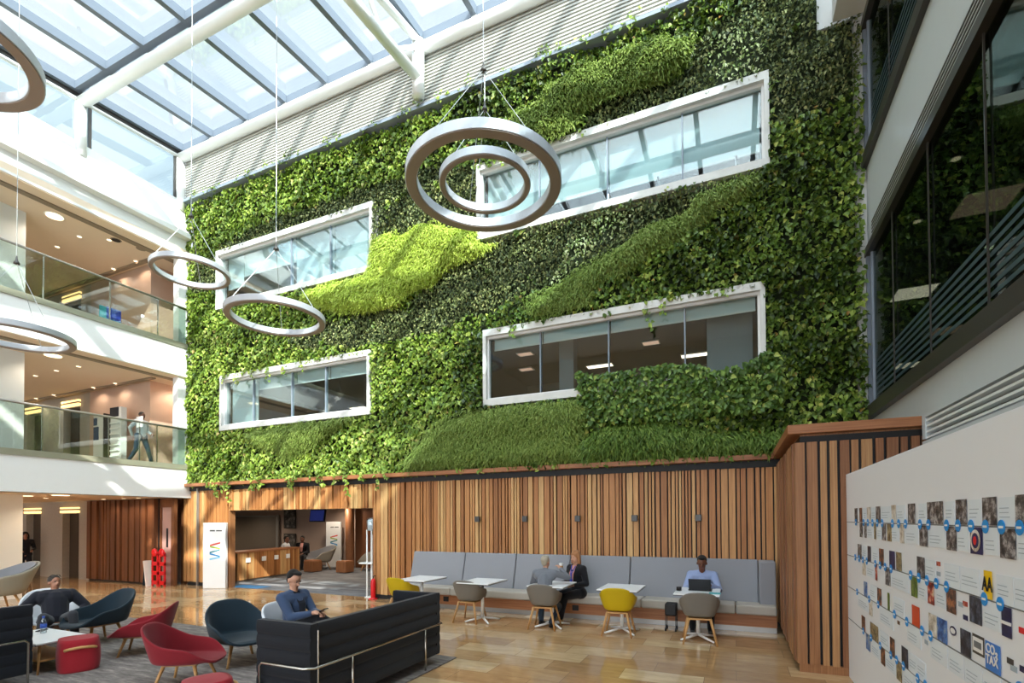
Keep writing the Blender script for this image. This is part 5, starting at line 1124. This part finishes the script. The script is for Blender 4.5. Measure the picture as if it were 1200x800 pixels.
D0 = [1005.5, 1014.5, 1019.5, 1025, 1030.5, 1036.5, 1048.5, 1056, 1064, 1081, 1091, 1112.5, 1126, 1141.5, 1158.5, 1177.5, 1199]
D1 = [1004, 1008.5, 1013, 1017.5, 1027.5, 1033, 1039, 1046, 1069, 1078.5, 1088, 1099, 1111, 1155.5, 1174]
D2 = [1005.5, 1019.5, 1030, 1049, 1063.5, 1081, 1091, 1195]
D3 = [1012, 1021, 1031.5, 1044, 1050.5, 1058.5, 1075, 1084]
for r_, D in enumerate((D0, D1, D2, D3)):
    for x in D: disc(x, r_)
for a in ((1004, 1007, 0, 1, 'bw'), (1009.5, 1012.5, 0, 1, 'dusk'), (1009.5, 1013, 0, 0, 'bw'), (1015, 1017.5, 0, 0, 'bw'), (1018.5, 1022.5, 0, 1, 'sepia'), (1026.5, 1028.5, 0, 0, 'tan'), (1029, 1034, 0, 1, 'bw'), (1036, 1040, 0, 0, 'bw'), (1042, 1047, 0, 0, 'tan'),
          (1047.5, 1052.5, 0, 1, 'sepia'), (1057, 1061.5, 0, 0, 'sepia'), (1067, 1075, 0, 1, 'bw'), (1080, 1089, 0, 0, 'bw'), (1089.5, 1108, 0, 1, 'bw'), (1112, 1123, 0, 0, 'bw'), (1123.5, 1136, 0, 1, 'bw'), (1140, 1154, 0, 0, 'navy'), (1155, 1171, 0, 1, 'bw'), (1175, 1193, 0, 0, 'bw'), (1194, 1215, 0, 1, 'bw'),
          (1007, 1011, 1, 1, 'bw'), (1012, 1016, 1, 0, 'sepia'), (1018.5, 1022, 1, 1, 'dark'), (1032, 1037, 1, 1, 'dusk'), (1027, 1029, 1, 0, 'redp'), (1039, 1044.5, 1, 0, 'bw'), (1044, 1050, 1, 1, 'navy'), (1052, 1058, 1, 1, 'tan'), (1069, 1076, 1, 0, 'green'), (1076.5, 1085, 1, 1, 'bw'), (1088.5, 1095.5, 1, 0, 'redp'), (1110.5, 1121, 1, 0, 'dusk'),
          (1137.5, 1151, 1, 0, 'dark'), (1155, 1164, 1, 1, 'yellow'), (1175, 1186, 1, 0, 'navy'), (1013.5, 1017, 2, 1, 'sky'), (1029, 1033.5, 2, 1, 'dusk'), (1019, 1023, 2, 0, 'sepia'), (1041, 1043, 2, 1, 'green'), (1069.5, 1078, 2, 1, 'orange'), (1089, 1098, 2, 1, 'sepia'), (1099, 1110, 2, 1, 'sky'), (1126, 1137.5, 2, 1, 'dark'), (1155, 1172, 2, 1, 'co2'),
          (1010, 1014, 3, 1, 'dusk'), (1015, 1019.5, 3, 0, 'sky'), (1020, 1029, 3, 1, 'tan'), (1032, 1036.5, 3, 0, 'dusk'), (1043, 1048, 3, 1, 'dusk'), (1050, 1056, 3, 0, 'tan'), (1056.5, 1063.5, 3, 1, 'dark')):
    ph(*a)
for a in ((1014, 1018, 0, 1), (1023.5, 1028.5, 0, 1), (1035, 1046.5, 0, 1), (1053.5, 1063, 0, 1), (1079, 1088.5, 0, 1), (1110.5, 1121, 0, 1), (1138, 1152.5, 0, 1), (1173, 1193, 0, 1), (1018, 1025, 0, 0), (1030, 1035, 0, 0), (1047, 1055, 0, 0), (1063, 1078, 0, 0), (1090, 1110, 0, 0), (1124, 1137, 0, 0), (1156, 1172, 0, 0), (1195, 1210, 0, 0),
          (1012, 1017, 1, 1), (1024, 1031, 1, 1), (1017, 1026, 1, 0), (1045, 1066, 1, 0), (1086, 1098, 1, 1), (1108, 1126, 1, 1), (1127, 1149, 1, 1), (1152 - 1 + 18, 1189, 1, 1), (1190, 1208, 1, 1), (1098, 1109, 1, 0), (1153, 1173, 1, 0), (1077, 1087, 1, 0), (1006, 1018, 2, 0), (1020, 1028, 2, 1), (1031, 1047, 2, 0), (1048, 1060, 2, 1), (1063, 1079, 2, 0), (1090, 1110, 2, 0), (1111, 1129, 2, 0), (1130, 1150, 2, 0), (1151, 1172, 2, 0),
          (1021, 1030, 3, 0), (1031, 1041, 3, 1), (1065, 1074, 3, 1), (1074, 1084, 3, 1), (1037, 1049, 3, 0), (1058, 1070, 3, 0)):
    card(*a)
# lettering on the prints
def words3d(txt, y, z, size, mat, stretch=1.0, lift=.0085, bold=.0):
    c = bpy.data.curves.new('txt', 'FONT'); c.body = txt; c.size = size; c.extrude = .0006; c.offset = bold; c.align_x = 'CENTER'; c.align_y = 'CENTER'; c.space_line = .85; o = bpy.data.objects.new('tmp', c); COL.objects.link(o)
    me = bpy.data.meshes.new_from_object(o.evaluated_get(bpy.context.evaluated_depsgraph_get())); bpy.data.objects.remove(o); me.materials.append(M[mat]); q = bpy.data.objects.new('lettering', me); COL.objects.link(q)
    q.rotation_euler = (PI / 2, 0, -PI / 2); q.location = (PX - lift, y, z); q.scale = (stretch, 1, 1); q.parent = t; return q
words3d('AA', (Yp(1155) + Yp(1164)) / 2, ROWS[1] + .078, .10, 'black', .85, bold=.003)
words3d('CO\u2082\nTAX', (Yp(1155) + Yp(1172)) / 2, ROWS[2] + .088, .066, 'paper', 1.0, bold=.002)
# round crest on the navy print, oval logo and framed logo
def oval(y, z, ry, rz2, mat, lift, name='crest_ring'):
    n = 28; mb = MB(); mb.prism([(y + ry * math.cos(2 * PI * k / n), z + rz2 * math.sin(2 * PI * k / n)) for k in range(n)], 'x', PX - lift - .001, PX - lift); return mb.build(name, mat, t)
yc = (Yp(1140) + Yp(1154)) / 2; oval(yc, ROWS[0] - .078, .060, .060, 'p_sepia', .0088); oval(yc, ROWS[0] - .078, .042, .042, 'p_navy', .0098); oval(yc, ROWS[0] - .078, .02, .024, 'red_gloss', .0108)
oval(Yp(1117), ROWS[2] + .11, .05, .028, 'p_navy', .0035, 'oval_logo'); oval(Yp(1117), ROWS[2] + .11, .037, .017, 'paper', .0048, 'oval_logo')
yl = Yp(1146); onb(yl + .07, yl - .07, ROWS[2] + .05, ROWS[2] + .155, .0035, 'framed_logo', 'int_dark'); onb(yl + .06, yl - .06, ROWS[2] + .065, ROWS[2] + .14, .0048, 'framed_logo', 'paper'); onb(yl + .045, yl - .045, ROWS[2] + .085, ROWS[2] + .12, .0058, 'framed_logo', 'line')
for px, row, dz, mt in ((1101, 1, .20, 'p_redp'), (1101, 1, .10, 'txt'), (1131.5, 1, -.10, 'p_redp'), (1131.5, 1, -.22, 'p_navy'), (1126, 1, -.12, 'txt'), (1183, 2, .16, 'int_dark'), (1187, 2, .12, 'txt'), (1053, 2, -.08, 'p_dusk'), (1198, 1, -.14, 'red_gloss'), (1085, 2, -.10, 'txt'), (1198, 2, .15, 'p_navy')):
    y = Yp(px); onb(y + .03, y - .03, ROWS[row] + dz * .65 - .014, ROWS[row] + dz * .65 + .014, .0035, 'logo_mark', mt)
yv = (Yp(1175) + Yp(1186)) / 2; onb(yv + .05, yv - .05, ROWS[1] - .09, ROWS[1] - .075, .0088, 'print_title', 'paper')
